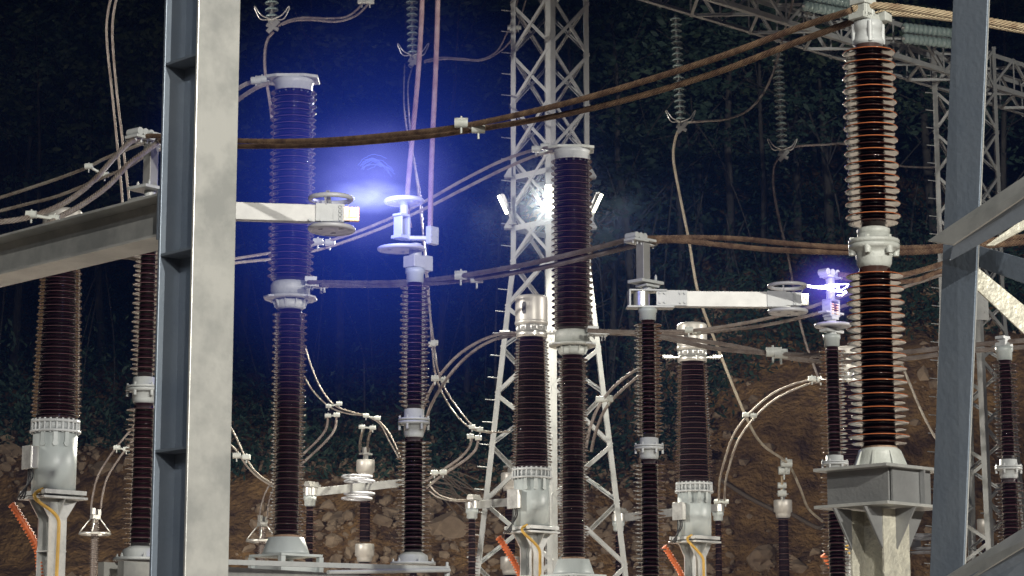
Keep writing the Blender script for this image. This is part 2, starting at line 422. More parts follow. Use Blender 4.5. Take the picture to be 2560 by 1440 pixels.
WHERE = ['at the left edge', 'behind the far left transformer column', 'behind the big steel column', 'behind the left breaker column', 'behind the blue glow', 'left of the lamp tower', 'behind the lamp tower', 'right of the lamp tower', 'behind the right switch arm', 'above the bare cliff', 'behind the tall right insulator', 'at the right edge']
KIND = {'full': ['bushy dark tree', 'dense round crowned tree', 'thick leafy tree'], 'thin': ['slender thin crowned tree', 'tall loose leaved tree'], 'bare': ['leafless pale branched tree', 'bare twiggy tree']}
seen_l = {}
for j, (px, D, v, s) in enumerate(TREES):
    x = (px-1280)/F*D; st = TV[v][0]; row = 'front of the wood' if D < 67 else ('middle of the wood' if D < 82 else 'back of the wood')
    lb = '%s in the %s %s' % (KIND[st][j % len(KIND[st])], row, WHERE[max(0, min(11, int(px/213.4)))])
    if lb in seen_l: seen_l[lb] += 1; lb = lb.replace(' in the', [' with a leaning trunk in the', ' of lower height in the', ' with a wide top in the', ' partly hidden in the'][seen_l[lb] % 4])
    else: seen_l[lb] = 0
    o = make_tree(v, lb); sx = s*(1.12 if px < 600 else 1.0); o.location = (x, D, terrain(x, D)); o.scale = (s, s, sx); o.rotation_euler = (0, 0, rt.random()*6.28)
# undergrowth
b = MB(); ru = random.Random(5)
for k in range(1500):
    x = ru.uniform(-17, 17)
    B = bench(x); y0 = 46; top = y0+(B*1.35 if x < 3 else B*.75+1.8)
    y = top+ru.random()**1.6*16-.4; z = terrain(x, y)
    hgt = ru.uniform(.3, 1.7) if ru.random() < .8 else ru.uniform(1.5, 3.4)
    for q in range(34):
        d = Vector((ru.gauss(0,.4), ru.gauss(0,.4), ru.random()*hgt)); s = ru.uniform(.03, .085)
        u = Vector((ru.uniform(-1,1), ru.uniform(-1,1), ru.uniform(-.8,.8))).normalized(); w_ = u.orthogonal().normalized()
        p = Vector((x, y, z))+d; b.add([p-u*s*1.6, p-w_*s*.6, p+u*s*1.6, p+w_*s*.6], [(0,1,2,3)])
tag(b.build('undergrowth', M['leaf_dark'], keep=True), 'tangled dark undergrowth along the foot of the wood', 'undergrowth', kind='stuff')
b = MB()
for k in range(60):   # vines and thin stems
    x = ru.uniform(-16, 15); y = ru.uniform(59, 64) if x > 3 else ru.uniform(57.5, 62); z = terrain(x, y); H = ru.uniform(2, 7)
    q = Vector((x, y, z)); a = ru.uniform(-.35, .35)
    b.tube([q, q+Vector((a*H*.4, 0, H*.5)), q+Vector((a*H+ru.uniform(-.3,.3), 0, H))], ru.uniform(.012, .035), 5, 4)
tag(b.build('undergrowth_stems', M['bark'], keep=True), 'thin pale stems and vines among the undergrowth', 'stems', kind='stuff')
b = MB()
rp = ground_hit(1130, 1215)
for k in range(26):
    a = ru.uniform(-.5, .12); q = P(1060+ru.uniform(0, 30), 1190+ru.uniform(-25, 40), 50); e = q+Vector((ru.uniform(.5,1.2), ru.uniform(-.2,.4), -.3+a*.6))
    b.tube([q, q.lerp(e,.5)+Vector((0,0,ru.uniform(.02,.16))), e], .010, 5, 4)
tag(b.build('brushwood', M['deadwood'], keep=True), 'heap of dry fallen branches right of the middle porcelain column', 'branches', kind='stuff')
b = MB()
for pts in [((1800,1205),(1870,1250),(1940,1285)), ((1975,1290),(2040,1325),(2060,1320))]:
    q = [ground_hit(*p)+Vector((0,-.1,.05)) for p in pts]; b.tube(q, .05, 6, 6)
    tag(b.build('fallen_branch', M['deadwood'], keep=True), 'grey fallen branch lying on the bare cliff, %s piece' % ('longer left' if pts[0][0] == 1800 else 'shorter right'), 'branch', 'fallen branches on the cliff'); b = MB()

# ================================================================== EQUIPMENT
def place(px, py, D): p = P(px, py, D); return (p.x, p.y, 0)

# ---- tall post insulator, front right
D = 11.6; t = thing('post_insulator', 'tall red brown two-piece porcelain insulator on a grey steel bracket, nearest on the right', 'insulator', place(2185, 620, D), AZ)
z = lambda py: ZA(py, D); s = F/D
porcelain(t, z(571), z(112), 14, 31/s, 34/s, 71/s, 68/s, M['porc_red'], alt=.90, seg=64)
porcelain(t, z(1122), z(668), 13, 41/s, 38/s, 77/s, 73/s, M['porc_red'], alt=.90, seg=64)
b = MB(); b.lathe([(33/s, z(122)), (34/s, z(114)), (40/s, z(112)), (40/s, z(104)), (36/s, z(98)), (34/s, z(80)), (37/s, z(78)), (38/s, z(58)), (35/s, z(56)), (0, z(56))], n=48)
for i in range(4):
    a = rad(45+90*i); b.cyl((math.cos(a)*.074, math.sin(a)*.074, z(112)), (math.cos(a)*.074, math.sin(a)*.074, z(62)), .013, n=10)
b.build('top_cap', M['white'], t)
b = MB(); b.lathe([(36/s, z(590)), (41/s, z(587)), (42/s, z(574)), (33/s, z(570)), (0, z(570))], n=48)
b.lathe([(0, z(612)), (65/s, z(612)), (65/s, z(603)), (58/s, z(599)), (43/s, z(598)), (41/s, z(586)), (36/s, z(585))], n=64)
b.lathe([(36/s, z(672)), (40/s, z(668)), (44/s, z(660)), (46/s, z(638)), (46/s, z(632)), (60/s, z(626)), (65/s, z(622)), (65/s, z(613.5)), (0, z(613.5))], n=64)
for i in range(6):
    a = rad(20+60*i); x, y = math.cos(a)*56/s, math.sin(a)*56/s
    b.cyl((x, y, z(640)), (x, y, z(620)), .017, .02, 10); b.cyl((x, y, z(602)), (x, y, z(595)), .013, n=6, smooth=False)
b.build('coupling_flange', M['white_dirty'], t)
b = MB(); b.lathe([(66/s, z(1168)), (62/s, z(1164)), (54/s, z(1135)), (53/s, z(1127)), (43/s, z(1120)), (40/s, z(1119))], n=48)
for i in range(8):
    a = rad(22+45*i); M4 = Matrix.Rotation(a, 4, 'Z'); b.prism([(.095, z(1166)), (.14, z(1166)), (.11, z(1130)), (.095, z(1130))], .012, M4)
b.build('base_casting', M['white_dirty'], t)
b = MB(); b.lathe([(41.5/s, z(1123)), (45/s, z(1121)), (45/s, z(1117)), (41/s, z(1116))], n=48); b.build('cement_joint', M['cement'], t)
# clamp on top
b = MB()
b.bar((-.10, 0, z(47)), (.10, 0, z(47)), .10, .035); b.box((0, 0, z(52)), (.09, .11, .03))
b.box((-.045, .0, z(33)), (.09, .10, .07)); b.box((-.05, -.01, z(12)), (.10, .10, .035)); b.box((.06, -.04, z(44)), (.06, .10, .05))
for dx in (-.07, -.02): b.cyl((dx, -.045, z(50)), (dx, -.045, z(5)), .009, n=6)
b.build('cable_clamp', M['white_dirty'], t, bevel=.008)
# steel bracket + column
b = MB(); zt, zb = z(1178), z(1170)
b.box((.04, .03, z(1174)), (.50, .46, .016)); b.build('bracket_plate', M['galv'], t, bevel=.002); b = MB(); b.box((.04, .03, z(1267)), (.50, .46, .016)); b.build('bracket_plate', M['galv'], t, bevel=.002)
b = MB(); hh = z(1176)-z(1265)
b.box((-.13, .04, (z(1176)+z(1265))/2), (.012, .38, hh-.006)); b.box((.20, .04, (z(1176)+z(1265))/2), (.012, .38, hh-.006))
b.box((.035, -.16, (z(1176)+z(1265))/2), (.31, .012, hh-.006)); b.box((.10, -.185, (z(1176)+z(1265))/2), (.01, .028, hh-.008))
b.build('box_beam', M['galv_mid'], t)
def hcol(par, z0, z1, w, h, t_, m, cx=(0,0), name='column'):
    b = MB(); zc, L = (z0+z1)/2, z1-z0
    b.box((cx[0], cx[1]-h/2+t_/2, zc), (w, t_, L)); b.box((cx[0], cx[1]+h/2-t_/2, zc), (w, t_, L)); b.box((cx[0], cx[1], zc), (t_*.7, h-2*t_, L))
    return b
b = hcol(t, 0, z(1275), .21, .21, .012, None, (.02, .03)); b.build('column', M['galv_rough'], t)
for sx, sy, rz in ((-1,0,math.pi), (1,0,0), (0,-1,-math.pi/2)):
    M4 = Matrix.Translation((.02+sx*.106, .03+sy*.106, 0)) @ Matrix.Rotation(rz, 4, 'Z')
    for off in ((-.095, .095) if sx else (0,)):
        b = MB(); b.prism([(0, z(1273)), (.14 if sx else .12, z(1273)), (0, z(1273)-.20)], .01, M4 @ Matrix.Translation((0, off, 0))); b.build('gusset', M['galv_mid'], t)

# ---- helper parts for switch pillars
def pillar(par, D, rows, rad_, cx, n1=15, n2=14, mt='porc', base=None, seg=40):
    """rows: cap top, porcelain top, unit1 bottom, unit2 top, unit2 bottom"""
    z = lambda py: ZA(py, D); ct, p1, p2, q1, q2 = rows; r, R, c, r2, R2, c2 = rad_
    porcelain(par, z(p2), z(p1), n1, c*1.05, c, R*1.02, R, M[mt], .86, cx, seg)
    porcelain(par, z(q2), z(q1), n2, c2*1.05, c2, R2*1.02, R2, M[mt], .86, cx, seg)
    b = MB(); dd = z(ct)-z(p1)
    b.lathe([(c*1.02, z(p1)-.006), (r*.86, z(p1)-.004), (r*.9, z(p1)+dd*.6), (r, z(p1)+dd*.66), (r, z(ct)), (0, z(ct))], cx, 36)
    b.build('end_cap', M['grey'], par)
    b = MB(); zc = (z(p2)+z(q1))/2; h = (z(p2)-z(q1))/2; rr_ = max(r, r2*.95)
    b.lathe([(c2, zc-h-.004), (rr_*.9, zc-h), (rr_, zc-h*.8), (rr_, zc-h*.12), (rr_*1.55, zc-h*.10), (rr_*1.55, zc+h*.09), (rr_*1.05, zc+h*.12), (0, zc+h*.12)], cx, 40)
    b.lathe([(0, zc+h*.15), (rr_*1.55, zc+h*.15), (rr_*1.55, zc+h*.30), (rr_*1.0, zc+h*.34), (rr_*.98, zc+h*.95), (c*1.03, zc+h), (0, zc+h)], cx, 40)
    for i in range(6):
        a = rad(15+60*i); x, y = cx[0]+math.cos(a)*rr_*1.4, cx[1]+math.sin(a)*rr_*1.4
        b.cyl((x, y, zc-h*.5), (x, y, zc-h*.1), rr_*.14, n=8); b.cyl((x, y, zc+h*.3), (x, y, zc+h*.5), rr_*.10, n=6, smooth=False)
    b.build('coupling_flange', M['white'], par)
    b = MB(); b.lathe([(c2*1.25, z(q1)-.02), (c2*1.05, z(q1)+.002)], cx, 32); 
    if base:
        bb = MB(); bb.lathe([(rr_*2.2, z(base)), (rr_*2.2, z(base)+.02), (rr_*1.5, z(base)+.024), (rr_*1.45, z(q2)-.02), (c2*1.1, z(q2)+.006), (0, z(q2)+.006)], cx, 36)
        bolts(bb, cx, rr_*1.95, z(base)+.018, z(base)+.035, 6); bb.build('base_casting', M['white'], par)
def ring_disc(par, c, R, tilt=(0,0), solid=True, name='grading_ring', r=.016):
    """spoked corona ring (seen as a torus with a thin dish)"""
    b = MB(); M4 = Matrix.Translation(c) @ Matrix.Rotation(tilt[0], 4, 'X') @ Matrix.Rotation(tilt[1], 4, 'Y')
    b.torus((0,0,0), R-r, r, 56, 12, M4)
    if solid:
        o = len(b.v); bb = MB(); bb.lathe([(0, -.008), (R*.55, -.010), (R-r*1.1, -.012), (R-r*1.1, -.002), (R*.5, .004), (0, .006)], n=48); b.add(bb.v, bb.f, True, M4)
        for i in range(3):
            a = 2.1*i+.6; bb = MB(); bb.cyl((math.cos(a)*R*.5, math.sin(a)*R*.5, -.016), (math.cos(a)*R*.5, math.sin(a)*R*.5, -.008), .016, n=12); b.add(bb.v, bb.f, False, M4)
    else:
        for i in range(2):
            a = 3.6+2.2*i; b.bar(M4 @ Vector((math.cos(a)*(R-r), math.sin(a)*(R-r), -.005)), M4 @ Vector((math.cos(a)*R*.55, math.sin(a)*R*.55, -.10)), .012, .005)
    return b.build(name, M['ring'], par)

def turn(b, ang, c=(0,0)):
    R_ = Matrix.Rotation(ang, 4, 'Z'); b.v = [tuple(R_ @ Vector(v)) for v in b.v]; return b

# ---- disconnector 1 (near, left): pillar at px 362 and pillar at px 1035
def frame_of(pxL, pyL, DL, pxR, pyR, DR):
    a = P(pxL, pyL, DL); c = P(pxR, pyR, DR); v = Vector((c.x-a.x, c.y-a.y, 0)); return a, v.length, math.atan2(v.y, v.x)
a, L1, r1 = frame_of(366, 800, 15.7, 1036, 900, 17.8)
t1 = thing('disconnect_switch', 'open switch with a glowing arc at its grey arm, left of the lamp tower', 'switch', (a.x, a.y, 0), r1, 'disconnect switches')
s = F/15.7; pillar(t1, 15.7, (585, 603, 943, 1008, 1368), (30/s, 37/s, 19/s, 30/s, 44/s, 24/s), (0, 0), n1=14, n2=14, base=1402)
z = lambda py: ZA(py, 15.7)
b = MB(); b.box((0, 0, (z(468)+z(352))/2), (.075, .075, z(352)-z(468))); b.build('riser_post', M['alu_arm'], t1, bevel=.004)
b = MB(); b.box((.0, 0, z(346)), (.20, .26, .022)); b.build('top_plate', M['white'], t1, bevel=.003)
b = MB(); b.box((.0, 0, z(474)), (.25, .20, .022)); bolts(b, (0, 0), .085, z(474)+.01, z(474)+.04, 4, ph=.78); b.cyl((0,0,z(505)), (0,0,z(474)), .04, n=20); b.build('terminal_plate', M['white'], t1, bevel=.003)
b = MB(); b.box((0, 0, z(503)), (.26, .16, .012)); b.box((0, 0, z(578)), (.26, .16, .012)); b.box((-.125, 0, z(540)), (.012, .16, z(503)-z(578))); b.cyl((0,0,z(578)), (0,0,z(503)), .065, n=24); b.build('arm_hinge', M['galv'], t1)
b = MB(); z0 = (ZA(505, 15.7)+ZA(550, 15.7))/2
LA = 1.345; zA = ZA(531, 15.82); T1 = rad(9)-r1
b.box((LA/2+.04, 0, zA), (LA-.08, .075, .125)); turn(b, T1); b.build('switch_arm', M['alu_arm'], t1, bevel=.004)
b = MB(); b.box((LA-.10, -.045, zA+.006), (.20, .012, .125)); b.box((LA-.02, -.02, zA), (.12, .07, .10))
for dx in (-.16, -.24): b.cyl((LA+dx, -.05, zA-.05), (LA+dx, -.06, zA-.05), .012, n=8)
for k in range(4): b.torus((0,0,0), .011, .004, 12, 6, Matrix.Translation((LA-.03, -.056, zA+.045-k*.028)) @ Matrix.Rotation(rad(90), 4, 'X'))
turn(b, T1); b.build('contact_block', M['white'], t1)
b = MB(); b.box((LA+.05, -.03, zA), (.11, .05, .10)); b.box((LA+.06, -.058, zA), (.055, .006, .055)); turn(b, T1); b.build('contact_finger', mat('copper', (.75, .42, .25), .35, metal=.6), t1, bevel=.004)
pr = P(828, 495, 16.95); lp = lambda p: (Matrix.Rotation(-r1, 4, 'Z') @ (p-Vector((a.x, a.y, 0))))
ring_disc(t1, lp(P(828, 497, 15.95)), 59/(F/15.95), solid=False, r=.018)
ring_disc(t1, lp(P(829, 573, 15.9)), 61/(F/15.9), (rad(-1), rad(2)))
b = MB()
for sgn in (-1, 1): b.bar(Vector((LA-.10, sgn*.03, zA+.06)), Vector((LA-.12, sgn*.06, zA+.16)), .03, .006)
turn(b, T1); b.build('ring_bracket', M['galv'], t1)
# right pillar
s = F/17.8; cR = (L1, 0); z = lambda py: ZA(py, 17.8)
pillar(t1, 17.8, (672, 706, 1022, 1093, 1383), (25/s, 38/s, 18.5/s, 27/s, 45/s, 22/s), cR, n1=15, n2=14, base=1412, seg=48)
q = lp(P(1003, 622, 17.75)); ring_disc(t1, q, 61/s, (rad(0), rad(-2)))
q2 = lp(P(1010, 503, 17.75)); ring_disc(t1, q2, 52/s, (rad(-1), 0), r=.018)
b = MB(); b.box((L1, 0, (z(640)+z(672))/2), (.15, .12, z(640)-z(672)-.01)); b.box((L1+.10, -.02, z(655)), (.10, .07, .12)); b.cyl((L1, 0, z(672)), (L1, 0, z(610)), .05, n=24); b.build('terminal_block', M['white'], t1, bevel=.006)
b = MB(); jx = lp(P(1003, 570, 17.7)); b.box((jx.x-.035, jx.y, z(572)), (.012, .09, .15)); b.box((jx.x+.05, jx.y, z(572)), (.02, .09, .15)); b.box((jx.x, jx.y, z(545)), (.11, .09, .02)); b.box((jx.x, jx.y, z(600)), (.13, .10, .025)); b.build('contact_jaw', M['white'], t1, bevel=.004)
b = MB(); b.cyl((q2.x, q2.y, z(548)), (q2.x, q2.y, z(505)), .033, n=20); b.build('jaw_post', M['white'], t1)
b = MB(); e = lp(P(1076, 590, 17.75)); b.box((e.x, e.y-.02, e.z), (.10, .05, .14)); b.bar(Vector((jx.x+.04, jx.y, z(600))), Vector((e.x, e.y, z(600))), .07, .03)
for i in range(3):
    for j in (-1, 1): b.cyl((e.x+j*.028, e.y-.05, e.z+.045-i*.045), (e.x+j*.028, e.y-.035, e.z+.045-i*.045), .012, n=8)
b.build('conductor_clamp', M['white'], t1, bevel=.005)
# base beam and drive rods
zb = ZA(1408, 15.7)
b = MB(); b.box((L1/2, .10, zb-.06), (L1+.5, .06, .12)); b.box((L1/2, -.10, zb-.06), (L1+.5, .06, .12)); b.build('base_beam', M['galv'], t1)
for cx0 in (0, L1):
    b = hcol(t1, 0, zb-.12, .18, .18, .01, None, (cx0, 0)); b.build('support_post', M['galv'], t1)
b = MB(); b.bar(Vector((.0, -.26, ZA(1404, 15.7))), Vector((L1+.10, -.26, ZA(1422, 17.7))), .035, .035); b.build('drive_rod', M['white'], t1)
b = MB(); b.cyl(Vector((L1*.55, -.30, ZA(1437, 17.0))), Vector((L1+.08, -.30, ZA(1426, 17.7))), .016, n=12); b.build('link_rod', M['white'], t1)
b = MB(); b.cyl((L1+.10, -.26, ZA(1440, 17.7)), (L1+.10, -.26, ZA(1415, 17.7)), .022, n=12); b.cyl((L1+.10, -.26, ZA(1415, 17.7)), (L1+.10, -.26, ZA(1405, 17.7)), .012, n=8); b.build('rod_end', M['white'], t1)

# ---- disconnector 2
T2b = rad(3)-AZ
a2, L2, r2 = frame_of(1621, 950, 19.3, 2082, 950, 21.0)
t2 = thing('disconnect_switch', 'open switch with a jagged violet arc, right of the lamp tower', 'switch', (a2.x, a2.y, 0), r2, 'disconnect switches')
lp2 = lambda p: (Matrix.Rotation(-r2, 4, 'Z') @ (p-Vector((a2.x, a2.y, 0))))
s = F/19.3; z = lambda py: ZA(py, 19.3)
pillar(t2, 19.3, (771, 800, 1094, 1148, 1478), (24/s, 36/s, 16.5/s, 24.5/s, 41/s, 20/s), (0,0), n1=15, n2=15, base=1505, seg=48)
b = MB(); b.box((-.05, 0, (z(610)+z(700))/2), (.085, .085, z(610)-z(700))); b.build('riser_post', M['alu_arm'], t2, bevel=.004)
b = MB(); b.box((-.02, 0, z(707)), (.27, .17, .026)); b.box((0, 0, z(716)), (.16, .13, .02)); bolts(b, (.04, 0), .06, z(707)+.01, z(700)+.03, 4, r=.012); b.cyl((0,0,z(730)), (0,0,z(716)), .04, n=20); b.build('terminal_plate', M['white'], t2, bevel=.003)
b = MB(); b.box((-.02, 0, z(603)), (.26, .13, .02)); b.build('top_plate', M['white'], t2, bevel=.003)
b = MB(); b.box((.0, 0, z(728)), (.32, .14, .016)); b.box((.02, 0, z(769)), (.40, .14, .018)); b.box((-.155, 0, z(748)), (.018, .14, z(726)-z(771))); turn(b, T2b); b.build('hinge_yoke', M['white'], t2, bevel=.005)
b = MB(); b.cyl((-.05, -.0, z(766)), (-.05, 0, z(731)), .068, n=28); turn(b, T2b); b.build('hinge_drum', M['alu'], t2)
zA2 = ZA(749, 19.35); LA2 = 1.21; T2 = rad(3)-r2
b = MB(); b.box((LA2/2+.07, 0, zA2-.004), (LA2-.14, .08, .135)); turn(b, T2); b.build('switch_arm', M['alu_arm'], t2, bevel=.004)
b = MB(); b.box((.20, -.047, zA2), (.26, .012, .13))
for dx in (.10, .14, .27, .31):
    for dz in (-.04, .04): b.cyl((dx, -.052, zA2+dz), (dx, -.068, zA2+dz), .012, n=6, smooth=False)
b.box((LA2-.12, -.046, zA2), (.16, .012, .135)); b.box((LA2+.02, -.02, zA2), (.14, .07, .11))
for k in range(4): b.torus((0,0,0), .011, .004, 12, 6, Matrix.Translation((LA2+.03, -.058, zA2+.04-k*.027)) @ Matrix.Rotation(rad(90), 4, 'X'))
turn(b, T2); b.build('contact_block', M['white'], t2)
b = MB(); b.box((LA2+.12, -.02, zA2), (.07, .06, .10)); turn(b, T2); b.build('contact_finger', M['alu'], t2, bevel=.003)
ring_disc(t2, lp2(P(1968, 715, 19.42)), 51/(F/19.42), solid=False, r=.016)
ring_disc(t2, lp2(P(1970, 779, 19.4)), 51/(F/19.4))
s = F/21.0; z = lambda py: ZA(py, 21.0); cR = (L2, 0)
pillar(t2, 21.0, (838, 866, 1138, 1182, 1450), (22/s, 34/s, 15/s, 23/s, 38/s, 19/s), cR, n1=14, n2=14, base=1480, seg=44)
ring_disc(t2, lp2(P(2082, 814, 20.95)), 47/s)
b = MB(); b.box((L2, 0, z(828)), (.24, .10, .03)); b.cyl((L2, 0, z(840)), (L2, 0, z(800)), .045, n=20); b.box((L2, 0, z(795)), (.10, .10, .04)); b.box((L2, 0, z(783)), (.26, .10, .02)); b.build('terminal_block', M['white'], t2, bevel=.004)
b = MB(); b.box((L2-.06, 0, z(770)), (.02, .10, .15)); b.box((L2+.06, 0, z(770)), (.02, .10, .15)); b.box((L2, 0, z(752)), (.14, .10, .02)); b.box((L2, 0, z(790)), (.14, .10, .02)); b.build('contact_jaw', M['white'], t2, bevel=.004)
b = MB()
for k in range(5):
    for sg in (-1, 1): b.box((L2+sg*.035, -.03, z(762)-k*.022), (.03, .04, .008))
b.build('contact_finger', mat('copper_finger', (.70, .35, .25), .35, metal=.6), t2)
b = MB(); b.cyl((L2, 0, z(752)), (L2, 0, z(693)), .04, n=20); b.build('jaw_post', M['white'], t2)
b = MB(); b.box((L2, 0, z(692)), (.20, .10, .03)); 
for k in range(3): b.cyl((L2-.09+k*.07, -.05, z(683)), (L2-.09+k*.07, .05, z(683)), .032, n=14)
b.build('conductor_clamp', M['white'], t2, bevel=.004)
zb = ZA(1505, 19.3); b = MB(); b.box((L2/2, .10, zb-.06), (L2+.5, .06, .12)); b.box((L2/2, -.10, zb-.06), (L2+.5, .06, .12)); b.build('base_beam', M['galv'], t2)
for cx0 in (0, L2): b = hcol(t2, 0, zb-.12, .18, .18, .01, None, (cx0, 0)); b.build('support_post', M['galv'], t2)
# clamps with cables on the risers
def riser_clamp(t_, lpf, px, py, D, w=.30):
    q = lpf(P(px, py, D)); b = MB()
    for k in range(3): b.cyl((q.x-.14+k*.05, q.y-.10, q.z+.01), (q.x-.14+k*.05, q.y+.02, q.z+.01), .027, n=12)
    b.box((q.x-.09, q.y-.04, q.z-.025), (.17, .13, .02)); b.box((q.x+.10, q.y+.02, q.z-.02), (.16, .12, .02)); b.box((q.x, q.y, q.z-.035), (.3, .10, .015))
    for k in range(3): b.cyl((q.x-.15+k*.05, q.y-.06, q.z-.06), (q.x-.15+k*.05, q.y-.06, q.z-.03), .010, n=6); b.cyl((q.x+.06+k*.05, q.y, q.z-.055), (q.x+.06+k*.05, q.y, q.z-.02), .010, n=6)
    b.build('conductor_clamp', M['white'], t_, bevel=.003)
riser_clamp(t2, lp2, 1600, 599, 19.3); riser_clamp(t1, lp, 366, 345, 15.7)

# ---- disconnector 3: single pillar at right, partly outside
a3 = P(2515, 1000, 22.7); t3 = thing('disconnect_switch', 'far right switch pillar with white coupling, half behind the blue steel diagonal', 'switch', (a3.x, a3.y, 0), r2, 'disconnect switches')
s = F/22.7; pillar(t3, 22.7, (868, 900, 1148, 1196, 1450), (22/s, 32/s, 15/s, 23/s, 36/s, 19/s), (0,0), n1=13, n2=13, base=1475)
b = MB(); z = lambda py: ZA(py, 22.7); b.box((0,0,z(862)), (.14,.12,.04)); b.box((0,0,z(852)), (.10,.10,.05)); b.box((-.02,0,z(845)), (.12,.10,.03)); b.build('conductor_clamp', M['white'], t3, bevel=.004)
b = hcol(t3, 0, z(1475), .18, .18, .01, None); b.build('support_post', M['galv'], t3)

# ---- live-tank circuit breakers
def breaker(px, py, D, k, dy, label):
    """k: size ratio to the first one in pixels; rows r(y)=py0+(y-225)*k"""
    p = P(px, py, D); t = thing('circuit_breaker', label, 'circuit breaker', (p.x, p.y, 0), AZ, 'circuit breakers')
    z = lambda y: ZA(dy+(y-225)*k, D); s = F/D/k
    porcelain(t, z(706), z(222), 28, 42/s, 42/s, 59/s, 59/s, M['porc'], .86, seg=48)
    porcelain(t, z(1342), z(776), 35, 30/s, 29/s, 45/s, 44/s, M['porc'], .86, seg=48)
    b = MB(); b.lathe([(43/s, z(233)), (47/s, z(229)), (49/s, z(212)), (54/s, z(203)), (0, z(203))], n=48)
    for i in range(14):
        a = 2*math.pi*i/14; b.cyl((math.cos(a)*45/s, math.sin(a)*45/s, z(236)), (math.cos(a)*45/s, math.sin(a)*45/s, z(229)), .012, n=8)
    b.build('top_cap', M['white'], t)
    M4 = Matrix.Translation((0, 0, z(199))) @ Matrix.Rotation(-AZ, 4, 'Z') @ Matrix.Rotation(rad(90), 4, 'X')
    b = MB(); b.prism([(-68/s,-40/s),(-40/s,-52/s),(30/s,-52/s),(64/s,-34/s),(64/s,34/s),(30/s,50/s),(-40/s,50/s),(-68/s,36/s)], 8/s, M4)
    b.bar(Vector((math.cos(-AZ)*-60/s, math.sin(-AZ)*-60/s, z(203))), Vector((math.cos(-AZ)*-95/s, math.sin(-AZ)*-95/s, z(212))), .12, .02)
    bb = MB()
    b.build('terminal_plate', M['white_dirty'], t, bevel=.004)
    b = MB(); b.lathe([(50/s, z(742)), (50/s, z(714)), (46/s, z(707)), (42/s, z(705)), (0, z(705))], n=48)
    b.lathe([(0, z(750)), (34/s, z(750)), (58/s, z(750)), (62/s, z(747)), (62/s, z(743)), (50/s, z(741)), (0, z(741))], n=48)
    b.lathe([(31/s, z(775)), (37/s, z(770)), (40/s, z(751)), (0, z(751))], n=36)
    for i in range(10):
        a = 2*math.pi*i/10; b.prism([(34/s, z(751)), (47/s, z(751)), (38/s, z(771)), (34/s, z(771))], .012, Matrix.Rotation(a, 4, 'Z'))
    b.build('middle_housing', M['white_dirty'], t)
    M4 = Matrix.Translation((0, 0, z(746))) @ Matrix.Rotation(-AZ, 4, 'Z') @ Matrix.Rotation(rad(90), 4, 'X')
    b = MB(); b.prism([(-66/s,-20/s),(-50/s,-60/s),(50/s,-60/s),(66/s,-25/s),(66/s,25/s),(50/s,50/s),(-50/s,50/s),(-66/s,20/s)], 5/s, M4)
    for kx, ky in ((52, -8), (60, -2), (82, 6), (90, 4)):
        q = Matrix.Rotation(-AZ, 4, 'Z') @ Vector((kx/s, -50/s, 0)); b.cyl((q.x, q.y, z(728+ky)-.03), (q.x, q.y, z(712+ky)), .012, n=6)
    q0 = Matrix.Rotation(-AZ, 4, 'Z') @ Vector((40/s, -48/s, 0)); q1 = Matrix.Rotation(-AZ, 4, 'Z') @ Vector((100/s, -40/s, 0))
    b.bar((q0.x, q0.y, z(724)), (q1.x, q1.y, z(722)), .16, .02); b.bar((q0.x, q0.y, z(708)), ((q0.x*.5+q1.x*.5), (q0.y*.5+q1.y*.5), z(708)), .14, .05)
    b.build('terminal_plate', M['white'], t, bevel=.003)
    b = MB(); b.lathe([(32/s, z(1346)), (32/s, z(1337)), (0, z(1337))], n=32); b.build('cement_joint', M['cement'], t)
    b = MB(); b.lathe([(60/s, z(1386)), (58/s, z(1380)), (45/s, z(1344)), (33/s, z(1343)), (0, z(1343))], n=12)
    b.build('base_casting', M['grey'], t)
    b = MB(); b.box((0, 0, z(1390)), (130/s, 130/s, 6/s)); 
    for sx in (-1, 1):
        for sy in (-1, 1): b.box((sx*60/s, sy*60/s, z(1394)-.30), (.05, .05, .60))
    b.box((0, 0, z(1430)), (.42, .42, .12)); b.build('base_frame', M['grey'], t)
    b = hcol(t, 0, z(1440), .30, .30, .014, None); b.build('support_post', M['galv'], t)
    return t
breaker(726, 720, 22.0, 1.0, 225, 'taller closer circuit breaker, dark blue-brown ribbed column just right of the big steel column')
breaker(1431, 870, 24.8, .895, 397, 'dark ribbed circuit breaker column standing in front of the lamp tower')

